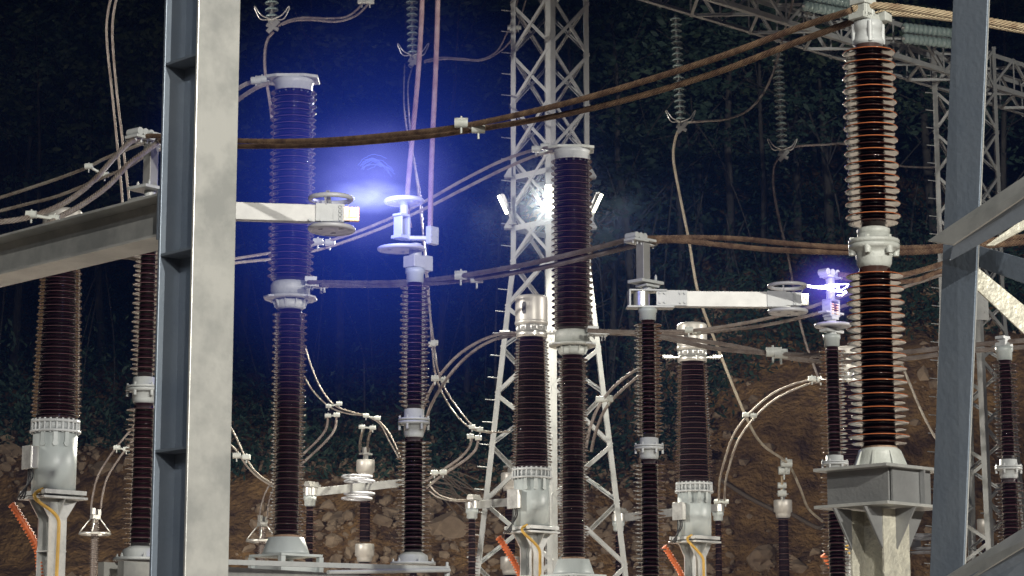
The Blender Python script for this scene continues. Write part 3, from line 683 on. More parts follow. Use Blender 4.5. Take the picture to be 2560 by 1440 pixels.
# ---- current transformers
def transformer(px, py, D, y0, k, label, full=True):
    """rows relative to the one at px 1328 (k = 1)"""
    p = P(px, py, D); t = thing('current_transformer', label, 'transformer', (p.x, p.y, 0), AZ, 'current transformers')
    z = lambda y: ZA(y0+(y-1172)*k, D); s = F/D/k
    porcelain(t, z(1168), z(846), 22, 40/s, 30/s, 53/s, 43/s, M['porc'], .94, seg=48)
    b = MB(); b.lathe([(41/s, z(1172)), (41/s, z(1160)), (39/s, z(1158))], n=40); b.build('collar', M['porc'], t)
    b = MB(); b.lathe([(38/s, z(815)), (40/s, z(812)), (41/s, z(806)), (41/s, z(748)), (40/s, z(744)), (36/s, z(741)), (0, z(735))], n=56)
    b.lathe([(41.5/s, z(812)), (42.5/s, z(810)), (42.5/s, z(806)), (41.5/s, z(804))], n=56)
    b.build('expansion_head', M['stainless'], t)
    b = MB(); ang = rad(222)-AZ+rad(10)
    bb = MB()
    for i in range(9):
        a = -.28+.07*i
    M4 = Matrix.Rotation(rad(242)-AZ, 4, 'Z')
    b.prism([(-.018, z(790)), (.018, z(790)), (.026, z(784)), (.026, z(766)), (.018, z(760)), (-.018, z(760)), (-.026, z(766)), (-.026, z(784))], .008, M4 @ Matrix.Translation((0, 0, 0)) @ Matrix.Rotation(rad(90), 4, 'Z') @ Matrix.Translation((0, -41.2/s, 0)))
    b.build('level_gauge', M['black'], t)
    b = MB(); b.lathe([(34/s, z(838)), (36/s, z(832)), (38/s, z(820)), (40/s, z(815)), (0, z(815))], n=40); bolts(b, (0,0), 37/s, z(824), z(816), 16, r=.011); b.build('neck', M['bolt'], t)
    b = MB(); b.lathe([(37/s, z(846)), (40/s, z(845)), (40/s, z(830)), (37/s, z(829))], n=48)
    for a in (rad(180), rad(0)):
        M4 = Matrix.Rotation(a-AZ, 4, 'Z'); bb = MB(); bb.box((57/s, 0, z(833)), (40/s, .10, .016)); bb.box((68/s, 0, z(830)), (26/s, .16, .02))
        for kk in range(4): bb.cyl((48/s+kk*.035, -.03, z(838)), (48/s+kk*.035, -.03, z(828)), .009, n=6)
        b.add(bb.v, bb.f, False, M4)
    for kk in range(2):
        for jj in range(2): 
            a = rad(-80)-AZ+jj*.12; b.cyl((math.cos(a)*39/s, math.sin(a)*39/s, z(834+6*kk)), (math.cos(a)*42/s, math.sin(a)*42/s, z(834+6*kk)), .010, n=6)
    b.build('terminal_band', M['alu'], t)
    b = MB(); b.lathe([(52/s, z(1198)), (52/s, z(1193)), (45/s, z(1192)), (0, z(1192))], n=56); b.lathe([(0, z(1178)), (50/s, z(1178)), (50/s, z(1173)), (41/s, z(1171)), (0, z(1171))], n=56)
    for i in range(24):
        a = 2*math.pi*i/24; x, y = math.cos(a)*47.5/s, math.sin(a)*47.5/s; b.cyl((x, y, z(1200)), (x, y, z(1170)), .011, n=8)
    b.lathe([(44/s, z(1192)), (44/s, z(1178))], n=48); b.build('bolted_flange', M['white'], t)
    b = MB(); b.lathe([(45/s, z(1326)), (45/s, z(1198)), (0, z(1198))], n=56)
    for a in (rad(-110), rad(-78), rad(-50)):
        a -= AZ; b.cyl((math.cos(a)*43/s, math.sin(a)*43/s, z(1222)), (math.cos(a)*49/s, math.sin(a)*49/s, z(1222)), .028, n=12); b.box((math.cos(a)*46/s, math.sin(a)*46/s, z(1209)), (.03, .04, z(1198)-z(1220)), rz=a)
    b.build('tank', M['grey'], t)
    # terminal box on the left-front (local -x)
    b = MB(); bz = (z(1226)+z(1275))/2; b.box((-51/s, 7/s, bz), (17/s, 33/s, 46/s)); b.build('terminal_box', M['alu'], t, bevel=.004)
    b = MB(); b.box((-61/s, 7/s, bz), (3/s, 35/s, 48/s)); b.build('box_lid', M['galv_box'], t, bevel=.003)
    b = MB()
    for kk in range(3):
        a0 = Vector((-52/s, (14-kk*7)/s, bz-22/s)); b.tube([a0, a0+Vector((0, 0, -.10)), a0+Vector((-.03-.03*kk, .03*kk, -.26)), Vector((-56/s-.02*kk, 24/s+.02*kk, z(1334)))], .009, 7, 6)
    b.build('signal_cable', M['black'], t)
    b = MB(); b.box((0, -44/s, z(1321)), (100/s, 6/s, 9/s)); b.box((0, 44/s, z(1321)), (100/s, 6/s, 9/s)); b.box((-44/s, 0, z(1322)), (6/s, 82/s, 9/s)); b.box((44/s, 0, z(1322)), (6/s, 82/s, 9/s))
    b.box((0, 0, z(1332)), (104/s, 98/s, 5/s)); b.build('mounting_plate', M['galv'], t, bevel=.002)
    b = hcol(t, 0, z(1334), 42/s, 42/s, .014, None); b.build('column', M['galv'], t)
    for sx, sy, rz in ((-1,0,math.pi), (1,0,0), (0,-1,-math.pi/2)):
        M4 = Matrix.Translation((sx*21.2/s, sy*21.2/s, 0)) @ Matrix.Rotation(rz, 4, 'Z')
        for off in ((-19/s, 19/s) if sx else (0,)): b = MB(); b.prism([(0, z(1335)), (24/s, z(1335)), (0, z(1372))], .012, M4 @ Matrix.Translation((0, off, 0))); b.build('gusset', M['galv'], t)
    b = MB(); b.box((0, 0, z(1440)), (44/s, 44/s, .012)); b.build('stiffener', M['galv'], t)
    # earthing lead and conduit (world-aligned offsets)
    inv = Matrix.Rotation(-AZ, 4, 'Z')
    def W(dx, dy, y): q = inv @ Vector((dx/s, dy/s, 0)); return Vector((q.x, q.y, z(y)))
    b = MB(); b.tube([W(-10, -50, 1316), W(-22, -52, 1322), W(-24, -70, 1332), W(-14, -74, 1344), W(6, -40, 1360), W(18, -32, 1376), W(20, -32, 1400), W(19, -32, 1480), W(19, -32, 1560)], .017, 8, 8); b.build('earthing_lead', M['yellow'], t)
    b = MB(); pts = [W(-84, -6, 1343), W(-74, -4, 1356), W(-58, 0, 1382), W(-42, 4, 1408), W(-28, 10, 1440), W(-22, 14, 1500)]
    b.tube(pts, .028, 10, 6)
    q = [Vector(v) for v in pts]; L = 0
    for u, v in zip(q, q[1:]):
        k = max(1, int((v-u).length/.030)); 
        for i in range(k): c0 = u.lerp(v, (i+.1)/k); c1 = u.lerp(v, (i+.6)/k); b.cyl(c0, c1, .040, n=12)
    b.build('corrugated_conduit', M['orange'], t)
    b = MB(); b.tube([W(-40, -52, 1276), W(-45, -56, 1300), W(-60, -50, 1325), W(-84, -8, 1344)], .014, 7, 6); b.build('signal_cable', M['black'], t)
    return t
# image rows per transformer: (px, py, D, row of porcelain bottom, ratio)
transformer(146, 860, 22.4, 1052, 1.22, 'orange-edged brown transformer column at the far left, dark column on a white tank')
transformer(1329, 1000, 27.6, 1172, 1.0, 'brown transformer column with steel head, directly in front of the lamp tower left leg')
transformer(1733, 1050, 29.9, 1208, .925, 'brown transformer column with steel head, between the two pillars of the right switch')
transformer(2120, 1050, 32.4, 1240, .86, 'transformer column mostly hidden behind the tall red brown insulator')

# ---- far post-type capacitors with steel caps
def cap_post(px, top, D, label, full=True):
    p = P(px, top, D); t = thing('capacitor_post', label, 'post insulator', (p.x, p.y, 0), AZ, 'steel capped far posts')
    s = F/D; z = lambda y: ZA(top+y, D)
    def can(y0, R, nm):
        b = MB(); b.lathe([(R*.72, z(y0+46)), (R*.80, z(y0+38)), (R*.82, z(y0+32)), (R, z(y0+30)), (R, z(y0+2)), (R*.95, z(y0)), (0, z(y0-1))], n=36); b.build(nm, M['stainless'], t)
    can(0, 23/s, 'steel_cap')
    porcelain(t, z(205), z(40), 11, 13/s, 12/s, 22/s, 21/s, M['porc_far'], .85, seg=24)
    can(210, 24/s, 'steel_cap'); porcelain(t, z(430), z(250), 12, 14/s, 13/s, 23/s, 22/s, M['porc_far'], .85, seg=24)
    b = hcol(t, 0, z(430), .2, .2, .012, None); b.build('support_post', M['galv'], t)
    b = MB(); b.box((0, 0, z(-8)), (.07, .05, 16/s)); b.box((-.05,-.03, z(-22)), (.05, .05, 18/s)); b.box((.07,.04, z(-22)), (.05, .05, 18/s)); b.box((0,0,z(-15)), (.2,.12,.03)); b.build('terminal_clamp', M['alu'], t)
    return t
cap_post(914, 1150, 39, 'steel capped dark post behind the far switch rings, right of the left breaker')
cap_post(1275, 1182, 41, 'steel capped post mostly hidden behind the transformer in front of the lamp tower')
cap_post(1957, 1250, 44, 'steel capped dark post standing alone in front of the bare brown cliff')
cap_post(2465, 1298, 47, 'steel capped post behind the right lattice tower leg')

# ---- far slim arresters with triangular ring hangers
def arrester(px, yr, D, label):
    p = P(px, yr, D); t = thing('surge_arrester', label, 'surge arrester', (p.x, p.y, 0), AZ, 'slim arresters on the far left'); s = F/D; z = lambda y: ZA(yr+y, D)
    porcelain(t, z(160), z(-35), 17, 8/s, 8/s, 12.5/s, 12.5/s, M['porc_grey'], .9, seg=20)
    b = MB(); b.torus((0,0,z(0)), 37/s, 3.5/s, 40, 8); b.build('grading_ring', M['alu'], t)
    b = MB()
    for i in range(4):
        a = rad(45+90*i)-AZ+rad(45); e = Vector((math.cos(a)*38/s, math.sin(a)*38/s, z(-4))); b.tube([e, Vector((math.cos(a)*12/s, math.sin(a)*12/s, z(-38)))], 1.8/s, 6)
    b.build('ring_hanger', M['alu'], t)
    b = MB(); b.box((0,0,z(-42)), (22/s, 14/s, 10/s)); b.box((-10/s,-4/s,z(-56)), (9/s,9/s,16/s)); b.box((12/s,4/s,z(-54)), (9/s,9/s,16/s)); b.build('terminal_clamp', M['alu'], t)
    b = hcol(t, 0, z(160), .16, .16, .01, None); b.build('support_post', M['galv'], t)
arrester(237, 1335, 36, 'slim grey arrester with a triangular ring hanger, between the two left columns')
arrester(655, 1353, 38, 'slim grey arrester with a triangular ring hanger, beside the left breaker base')

# ---- far disconnectors with arms
def far_switch(pxL, pxR, yL, yR, DL, DR, label, ringpx=None, nR=True):
    pL, pR = P(pxL, yL, DL), P(pxR, yR, DR); v = pR-pL; v.z = 0; L = v.length; rz = math.atan2(v.y, v.x); s = F/DL
    t = thing('disconnect_switch', label, 'switch', (pL.x, pL.y, 0), rz, 'far disconnect switches'); zc = (pL.z+pR.z)/2
    for cx, zz, on in ((0, pL.z, True), (L, pR.z, nR)):
        if not on: continue
        porcelain(t, zz-1.25, zz-.18, 10, .055, .050, .125, .12, M['porc_far'], .8, (cx, 0), 24); porcelain(t, zz-2.6, zz-1.35, 11, .058, .055, .13, .125, M['porc_far'], .8, (cx, 0), 24)
        b = MB(); b.lathe([(.06, zz-.19), (.085, zz-.17), (.085, zz-.10), (.10, zz-.09), (.10, zz-.02), (0, zz-.02)], (cx, 0), 24); b.build('end_cap', M['grey'], t)
        b = MB(); b.lathe([(.07, zz-1.36), (.085, zz-1.34), (.085, zz-1.26), (.07, zz-1.24)], (cx,0), 24); b.build('coupling_flange', M['grey'], t)
        b = MB(); b.cyl((cx, 0, zz-.02), (cx, 0, zz+.10), .11, n=20); b.box((cx, -.05, zz+.13), (.26, .12, .04)); 
        for k in range(3): b.cyl((cx-.10+k*.08, -.10, zz+.16), (cx-.10+k*.08, 0, zz+.16), .035, n=10)
        b.build('hinge_head', M['alu'], t)
        b = MB(); b.cyl((cx, 0, 0), (cx, 0, zz-2.6), .11, n=16); b.build('support_post', M['galv'], t)
    b = MB(); b.bar((.08, 0, pL.z+.04), (L-.08, 0, pR.z+.04), .08, .13); b.build('switch_arm', M['alu_arm'], t, bevel=.005)
    if ringpx:
        k = (ringpx-pxL)/(pxR-pxL)*L
        zr = pL.z+(pR.z-pL.z)*k/L+.04
        for dz in (.10, .17, -.10, -.18):
            b = MB(); b.torus((k+(.03 if abs(dz) < .15 else -.03), 0, zr+dz*1.0), .23, .022, 36, 8); b.build('grading_ring', M['ring'], t)
    return t
far_switch(775, 1035, 1236, 1212, 36, 38, 'far disconnect switch with stacked rings on its level arm, between breaker and pillar', 892)
far_switch(1180, 1440, 1268, 1248, 36.5, 39, 'far disconnect switch whose plain arm passes behind the middle transformer')
far_switch(1546, 1795, 1300, 1276, 38, 41, 'far disconnect switch behind the near pillar and the right transformer')
t = far_switch(2180, 2305, 1372, 1364, 46, 47, 'tiny far switch end seen under the steel bracket on the right', 2306, False)

# ---- foreground steel: left column and beam
D = 9.12; p = P(489, 720, D)
t = thing('steel_column', 'huge pale galvanized H-section column in the left foreground', 'steel column', (p.x, p.y, 0), AZ)
W_, H_ = .208, .238; zc = 2.7; L = 5.4
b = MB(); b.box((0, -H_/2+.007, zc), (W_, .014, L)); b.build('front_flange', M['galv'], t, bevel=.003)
b = MB(); b.box((0, H_/2-.007, zc), (W_, .014, L)); b.build('rear_flange', M['galv_shaded'], t, bevel=.003)  # channel shade painted in as the darker blue steel
b = MB(); b.box((0, 0, zc), (.010, H_-.028, L)); b.build('web', M['galv_shaded'], t)
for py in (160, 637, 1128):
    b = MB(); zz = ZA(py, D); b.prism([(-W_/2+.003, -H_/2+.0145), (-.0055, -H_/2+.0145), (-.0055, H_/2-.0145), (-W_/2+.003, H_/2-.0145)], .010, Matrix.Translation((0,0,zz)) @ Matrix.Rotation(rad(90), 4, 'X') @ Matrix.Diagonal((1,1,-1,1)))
    b.cyl((-.03, -H_/2+.03, zz-.006), (-.03, -H_/2+.03, zz-.012), .008, n=8); b.build('stiffener', M['galv_shaded'], t)
t = thing('steel_beam', 'horizontal galvanized beam running left from the big foreground column', 'steel beam', (p.x, p.y, 0), AZ)
zt, zb_ = ZA(502, 9.3), ZA(609, 9.3); hb = zt-zb_; yb = H_/2+.002; Lb = 4.2; wb = .11
b = MB(); b.box((0.0, yb+Lb/2, (zt+zb_)/2), (.010, Lb, hb-.02)); b.build('web', M['galv'], t)
b = MB(); b.box((-.01, yb+Lb/2, zt-.005), (wb*1.6, Lb, .010)); b.build('top_flange', M['galv'], t)
b = MB(); b.box((-.01, yb+Lb/2, zb_+.005), (wb*1.6, Lb, .010)); b.build('bottom_flange', M['galv'], t)
b = MB(); b.box((-W_/2+.05, yb+.006, (zt+zb_)/2), (.10, .010, hb+.03)); b.build('end_plate', M['galv_shaded'], t)

# ---- foreground steel: right braced leg, lit and shaded faces painted in different steels
Dg = 6.6; G = lambda px, py, d=0: P(px, py, Dg+d)
t = thing('braced_steel_frame', 'out of focus blue grey steel leg with diagonal braces at the right edge', 'steel frame', (G(2365, 1440).x, Dg, 0), 0)
org = Vector(t.location)
def gp(px, py, d=0): return G(px, py, d)-org
def plate(name, quad, th, m, par=t):
    """flat plate from four world corners, thickness th away from the camera"""
    q = [Vector(v) for v in quad]; n = (q[1]-q[0]).cross(q[3]-q[0]).normalized()
    if n.y < 0: n = -n
    b = MB(); b.add(q+[v+n*th for v in q], [(0,1,2,3), (7,6,5,4), (0,4,5,1), (1,5,6,2), (2,6,7,3), (3,7,4,0)]); return b.build(name, m, par, bevel=.0015)
up = Vector((0,0,1)); e0, e1 = gp(2387, -120), gp(2319, 1560); f0, f1 = gp(2474, -120, -.09), gp(2402, 1560, -.09)
plate('leg', [e0, f0, f1, e1], .008, M['galv_shaded'])
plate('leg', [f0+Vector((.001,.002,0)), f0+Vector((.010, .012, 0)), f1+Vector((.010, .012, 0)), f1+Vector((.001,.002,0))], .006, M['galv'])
# upper angle brace: olive top plate, lower plate with its shade painted in
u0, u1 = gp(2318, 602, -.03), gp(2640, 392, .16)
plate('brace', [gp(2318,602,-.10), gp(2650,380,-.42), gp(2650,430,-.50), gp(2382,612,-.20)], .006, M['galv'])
plate('brace', [gp(2384,607,-.20), gp(2650,438,-.46), gp(2650,500,-.42), gp(2373,654,-.16)], .006, M['galv_shaded'])
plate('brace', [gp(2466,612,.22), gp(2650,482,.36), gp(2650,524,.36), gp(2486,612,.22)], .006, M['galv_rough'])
plate('brace', [gp(2436,611,.10), gp(2650,672,-.12), gp(2650,742,-.12), gp(2436,664,.10)], .006, M['galv_shaded'])
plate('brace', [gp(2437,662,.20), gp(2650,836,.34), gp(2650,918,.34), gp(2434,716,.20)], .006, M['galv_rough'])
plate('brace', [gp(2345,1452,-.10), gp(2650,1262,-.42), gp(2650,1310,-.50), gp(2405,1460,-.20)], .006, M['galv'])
plate('brace', [gp(2400,1452,-.20), gp(2650,1316,-.46), gp(2650,1420,-.42), gp(2380,1560,-.16)], .006, M['galv_shaded'])

# ---- lattice towers
def tower(name_label, px, D, hd_top, z_k, hd_base, ztop, cols, peg_leg=0, panel=.87):
    p = P(px, 600, D); t = thing('lattice_tower', name_label, 'lattice tower', (p.x, D, 0), 0, 'lattice towers')
    def hd(z): return hd_top if z >= z_k else hd_top+(hd_base-hd_top)*(z_k-z)/z_k
    dirs = [Vector((-1,0,0)), Vector((0,-1,0)), Vector((1,0,0)), Vector((0,1,0))]
    c = lambda i, z: dirs[i % 4]*hd(z)+Vector((0,0,z))
    lv = [0.0]
    while lv[-1] < ztop:
        st = panel if lv[-1] >= z_k-.01 else panel*hd(lv[-1])/hd_top*.62
        nz = lv[-1]+st
        if lv[-1] < z_k < nz+.3: nz = z_k
        lv.append(nz)
    for i in range(4):
        b = MB(); d = dirs[i]; n_ = Vector((-d.y, d.x, 0)); dd = -d
        for (za, zb2) in ((0, z_k), (z_k, lv[-1])):
            pa, pb = c(i, za), c(i, zb2)
            for sg in (-1, 1):
                o = (dd+n_*sg).normalized()*.055
                b.bar(pa+o, pb+o, .012, .11, up=(d.x*.7-n_.x*sg*.7, d.y*.7-n_.y*sg*.7, 0))
        if i == peg_leg:
            z = .6
            while z < lv[-1]:
                q = c(i, z); b.cyl(q, q+Vector((-.16 if i == 0 else .16, -.03, .01)), .009, n=6); z += .36
        b.build('leg', M['lattice'], t)
    for i in range(4):
        b = MB(); off = (dirs[i]+dirs[(i+1) % 4]).normalized()
        for k in range(len(lv)-1):
            za, zb2 = lv[k], lv[k+1]
            A0, A1, B0, B1 = c(i, za), c(i, zb2), c(i+1, za), c(i+1, zb2)
            if za >= z_k-.01:
                b.bar(A0+off*.008, B1+off*.008, .055, .008, up=off); b.bar(B0-off*.010, A1-off*.010, .055, .008, up=off)
                for (q0, q1) in ((A0, B1), (B0, A1)):
                    b.bar(q0+off*-.03, q1+off*-.03, .008, .05, up=off)
            else:
                if k % 2 == 0: b.bar(A0, B1, .07, .01, up=off); b.bar(A0-off*.04, B1-off*.04, .01, .07, up=off)
                else: b.bar(B0, A1, .07, .01, up=off); b.bar(B0-off*.04, A1-off*.04, .01, .07, up=off)
                b.bar((A0+A1)/2*1, (B0+B1)/2*1, .04, .008, up=off) if False else None
        for zr in cols: b.bar(c(i, zr), c(i+1, zr), .09, .012, up=off)
        b.build('bracing', M['lattice'], t)
    b = MB()
    for zr in cols:
        for i in (0, 2): q = c(i, zr); b.box(q+dirs[i]*.03, (.16, .16, .012)); b.prism([(-.08, 0), (.05, 0), (.05, .22)], .01, Matrix.Translation(q+dirs[i]*.04+Vector((0,-.06,.01))) @ (Matrix.Identity(4) if i == 0 else Matrix.Rotation(math.pi, 4, 'Z')))
    if cols: b.build('lamp_shelf', M['lattice'], t)
    return t, c
zk = ZA(655, 37); tA, cA = tower('galvanized lattice tower carrying the lit floodlights in the centre', 1376, 37, .64, zk, 1.62, 14.2, [ZA(445, 37), ZA(572, 37)])
zk2 = ZA(760, 45); tB, cB = tower('lattice tower half hidden behind the blue steel leg on the right', 2425, 45, .64, zk2, 1.2, 14.4, [])
b = MB()
for py in (760, 790, 815):
    pass
b.box(cB(1, ZA(770, 45))+Vector((0,-.05,0)), (.34, .02, .70)); 
for i in range(10): q = cB(1, ZA(770, 45))+Vector(((-.1 if i%2 else .1), -.07, .28-.06*i)); b.cyl(q, q+Vector((0,-.02,0)), .02, n=6)
b.build('splice_plate', M['lattice'], tB)

# ---- lattice girder along AX at height
o0 = P(2129, 109, 41.9); 
t = thing('lattice_girder', 'long lattice girder crossing the top right corner above the glass insulator strings', 'lattice girder', (o0.x, o0.y, o0.z), AZ)
GW, GH = .88, .72; x0, x1 = -7.5, 9.0; cs = [Vector((0,0,0)), Vector((0,GW,0)), Vector((0,GW,GH)), Vector((0,0,GH))]
for k, cpt in enumerate(cs):
    b = MB(); sy = 1 if k in (0, 3) else -1; sz = 1 if k < 2 else -1
    b.bar(cpt+Vector((x0,0,sz*.045)), cpt+Vector((x1,0,sz*.045)), .010, .09); b.bar(cpt+Vector((x0,sy*.045,0)), cpt+Vector((x1,sy*.045,0)), .09, .010); b.build('chord', M['lattice'], t)
for k in range(4):
    b = MB(); A_, B_ = cs[k], cs[(k+1) % 4]; n = int((x1-x0)/.80)
    off = Vector((0, 0, -1)) if k == 0 else Vector((0, 1, 0)) if k == 1 else Vector((0,0,1)) if k == 2 else Vector((0,-1,0))
    for i in range(n):
        xa, xb = x0+i*.8, x0+(i+1)*.8; e = Vector((1,0,0))
        s0, s1 = (A_, B_) if i % 2 == 0 else (B_, A_)
        b.bar(s0+e*xa+off*.012, s1+e*xb+off*.012, .055, .008, up=off); b.bar(s0+e*xa-off*.02, s1+e*xb-off*.02, .008, .05, up=off)
        if k in (1, 3): b.bar(A_+e*xb, B_+e*xb, .045, .008, up=off)
    b.build('bracing', M['lattice'], t)

# ---- floodlights on tower A (things) with their lamps
def floodlight(pc, dirn, L, label, power, bracket_to, size=110, w=.26):
    """pc centre of the panel, dirn facing direction"""
    d = Vector(dirn).normalized(); o = thing('floodlight', label, 'floodlight', pc, 0, 'lit floodlights on the tower')
    side = d.cross(Vector((0,0,1))).normalized(); upv = side.cross(d).normalized(); R = Matrix((side, d, upv)).transposed()
    b = MB(); b.box(-d*.035, (w, .05, L), R=R)
    for k in range(3 if w < .1 else 7): b.box(-d*.075+side*(-w/2+.02+k*(w-.04)/(2 if w < .1 else 6)), (.008, .04, L*.9), R=R)
    b.build('housing', M['bolt'], o)
    b = MB(); b.box(Vector((0,0,0)), (w*.92, .016, L*.95), R=R); b.build('lens', M['lens'], o)
    b = MB(); q = Vector(bracket_to)-Vector(pc); b.bar(-d*.06, q, .05, .012); b.box(q, (.12, .12, .02)); b.build('bracket', M['lattice'], o)
    l = spot(Vector(pc)+d*.22, Vector(pc)+d*10+Vector((0,0,-2.0)), power, (1, .95, .80), size, .8, .07); l.parent = o; l.matrix_parent_inverse = Matrix.Translation(-Vector(pc)); return o
floodlight(P(1374, 494, 36.15), (-.12, -1, -.42), .42, 'lit central floodlight glaring at the viewer beside the dark breaker column', 9000, P(1372, 556, 36.3), 160, .13)
floodlight(P(1257, 512, 36.8), (-1, -.52, -.62), .34, 'lit floodlight leaning out on the left side of the lattice tower', 2200, P(1282, 560, 36.9), 130, .075)
floodlight(P(1494, 508, 36.8), (1, -.52, -.62), .34, 'lit floodlight leaning out on the right side of the lattice tower', 3000, P(1478, 560, 36.9), 165, .075)
# yard floodlights behind the camera, on their masts, plus the added girder lamp
for i, (loc, tg, pw, col, cone) in enumerate(MASTS):
    o = thing('floodlight_mast', ['grey floodlight mast out of view behind the viewer to the right', 'grey floodlight mast out of view behind the viewer to the left', 'tall grey floodlight mast out of view straight behind the viewer', 'added floodlight mast behind the viewer, put in to brighten the girder', 'grey floodlight mast beside the yard out of view on the right', 'grey floodlight mast beside the yard out of view on the left'][i], 'lamp mast', (loc[0], loc[1], 0), 0, 'yard floodlight masts')
    d = (Vector(tg)-Vector(loc)).normalized(); side = d.cross(Vector((0,0,1))).normalized(); upv = side.cross(d); R = Matrix((side, d, upv)).transposed(); h = Vector((0,0,loc[2]))
    b = MB(); b.cyl((0,0,0), h-Vector((0,0,.3))-d*.1, .12, .07, 16); b.build('pole', M['galv'], o)
    b = MB(); b.box(h-d*.12, (.7, .10, .5), R=R); b.build('housing', M['bolt'], o)
    l = spot(Vector(loc), tg, pw, col, cone, .35, .14); l.parent = o; l.matrix_parent_inverse = Matrix.Translation((-loc[0], -loc[1], 0))

# ---- glass insulator strings
def glass_string(pxt, pyt, pxb, pyb, D0, D1, R, n, label, horns=True, rows=1, sag=0):
    a, c = P(pxt, pyt, D0), P(pxb, pyb, D1); d = (a-c); L = d.length; d.normalize()
    o = thing('glass_insulator_string', label, 'insulator string', c, 0, 'glass insulator strings')
    rot = Vector((0,0,1)).rotation_difference(d).to_matrix().to_4x4(); p = L/n; q = MB(); q2 = MB()
    for i in range(n):
        z0 = i*p; q.lathe([(.02, z0+p*.30), (R*.55, z0+p*.22), (R*.9, z0+p*.12), (R, z0+p*.20), (R*.96, z0+p*.34), (R*.6, z0+p*.58), (.03, z0+p*.68)], n=22)
        q2.lathe([(.018, z0), (.018, z0+p*.5), (R*.34, z0+p*.52), (R*.32, z0+p*.86), (.018, z0+p*.9), (.018, z0+p)], n=12)
    for k in range(rows):
        off = Matrix.Translation((0, 0, 0)) if rows == 1 else Matrix.Translation(Vector((0, 0, (k-.5)*R*2.1)))
        b = MB(); b.add(q.v, q.f, True, off @ rot); b.build('glass_discs', M['glass'], o); b = MB(); b.add(q2.v, q2.f, True, off @ rot); b.build('cap_chain', M['bolt'], o)
    if horns:
        b = MB()
        for sg in (-1, 1):
            b.tube([(0,0,-.01), (sg*R*1.6,-.02,-.02), (sg*R*2.3,-.02,.10), (sg*R*2.55,-.03,.17), (sg*R*2.35,-.06,.16), (sg*R*1.5,-.08,.03), (0,-.04,-.03)], .011, 6, 6)
        b.build('arcing_horn', M['alu'], o)
        b = MB(); b.box((0,0,-.06), (.10,.07,.07), rz=.5); b.bar((.10,0,-.04), (-.06,0,-.22), .06, .07); b.bar((-.08,0,-.10), (.10,0,-.18), .05, .05); b.build('suspension_clamp', M['alu'], o)
    return o
glass_string(676, -190, 680, 46, 34, 34, .104, 14, 'glass insulator string hanging above the left breaker column, leftmost of the strings')
glass_string(1027, -130, 1033, 136, 38, 38, .103, 17, 'glass insulator string hanging just left of the two pink vertical cables')
glass_string(1689, 38, 1702, 302, 40.2, 40.2, .103, 18, 'glass insulator string right of the lamp tower, hanging from the girder start')
glass_string(1942, 112, 1956, 372, 41, 41, .105, 18, 'glass insulator string hanging left of the tall red brown insulator')
glass_string(2005, 0, 2135, 24, 40.6, 41.8, .10, 12, 'double glass string lying along the girder top, upper left one', False, 2)
glass_string(2255, 82, 2392, 98, 41.8, 43, .10, 12, 'double glass string along the girder, next to the blue steel leg', False, 2)

# ---- cables
def cables(name, label, cat, runs, m, r, spacers=(), group=None, clampm='white_dirty', seg=10):
    c0 = P(*runs[0][0]); o = thing(name, label, cat, c0, 0, group)
    for run in runs:
        mm, rr_ = m, r
        if isinstance(run[0], tuple) and len(run[0]) == 2: pass
        b = MB(); b.tube([P(*q)-c0 for q in run], rr_, seg, 10); b.build('cable' if len(runs) > 1 else 'conductor', M[mm], o)
    for sp in spacers:   # (x1,y1,D1,x2,y2,D2,size)
        a, e = P(*sp[:3])-c0, P(*sp[3:6])-c0; k = sp[6]; b = MB(); d = (e-a).normalized()
        b.bar(a, e, k*.55, k*.45)
        for q in (a, e):
            b.cyl(q-Vector((k*.8,0,-k*.1)), q+Vector((k*.8,0,k*.1)), k*.62, n=10); b.box(q+Vector((0,0,k*.45)), (k*1.1, k*.9, k*.35)); b.cyl(q-Vector((0,0,k*1.2)), q+Vector((0,0,k*.9)), k*.16, n=6)
        b.build('spacer', M[clampm], o, bevel=k*.08)
    return o
# front rusty pair
cables('overhead_cable_pair', 'thick rusty stranded cable pair sweeping across the top from the tall right insulator', 'cable',
 [[(352,343,15.65),(400,340,15.45),(600,352,14.9),(800,351,14.4),(1000,335,13.9),(1170,313,13.5),(1400,262,13.0),(1600,206,12.6),(1800,142,12.2),(2000,68,11.85),(2130,26,11.55)],
  [(392,352,15.6),(480,364,15.3),(600,366,15.0),(800,363,14.5),(1000,348,14.0),(1180,325,13.6),(1400,288,13.1),(1600,240,12.7),(1800,178,12.3),(2000,102,11.9),(2150,47,11.65)]], 'rust', .0175,
 [(1153,309,13.5,1196,323,13.5,.05)])
cables('overhead_cable_pair', 'pale stranded cable pair leaving the tall insulator to the right edge', 'cable',
 [[(2130,24,11.55),(2165,15,11.55),(2230,17,11.55),(2380,38,11.6),(2560,68,11.75),(2700,94,11.9)],
  [(2180,40,11.7),(2215,32,11.75),(2270,34,11.8),(2380,46,11.95),(2560,76,12.2),(2700,100,12.4)]], 'rust_pale', .0195)
cables('overhead_cable_pair', 'two brown cables dropping left from the post top beside the big steel column', 'cable',
 [[(352,346,15.6),(322,358,15.5),(285,395,15.3),(230,455,15.0),(160,508,14.7),(75,542,14.5),(0,555,14.4),(-90,560,14.3)],
  [(400,352,15.6),(365,378,15.4),(320,412,15.2),(270,465,15.0),(205,512,14.8),(140,548,14.6),(60,600,14.4)]], 'cable', .0185,
 [(78,538,14.5,136,548,14.6,.042)])
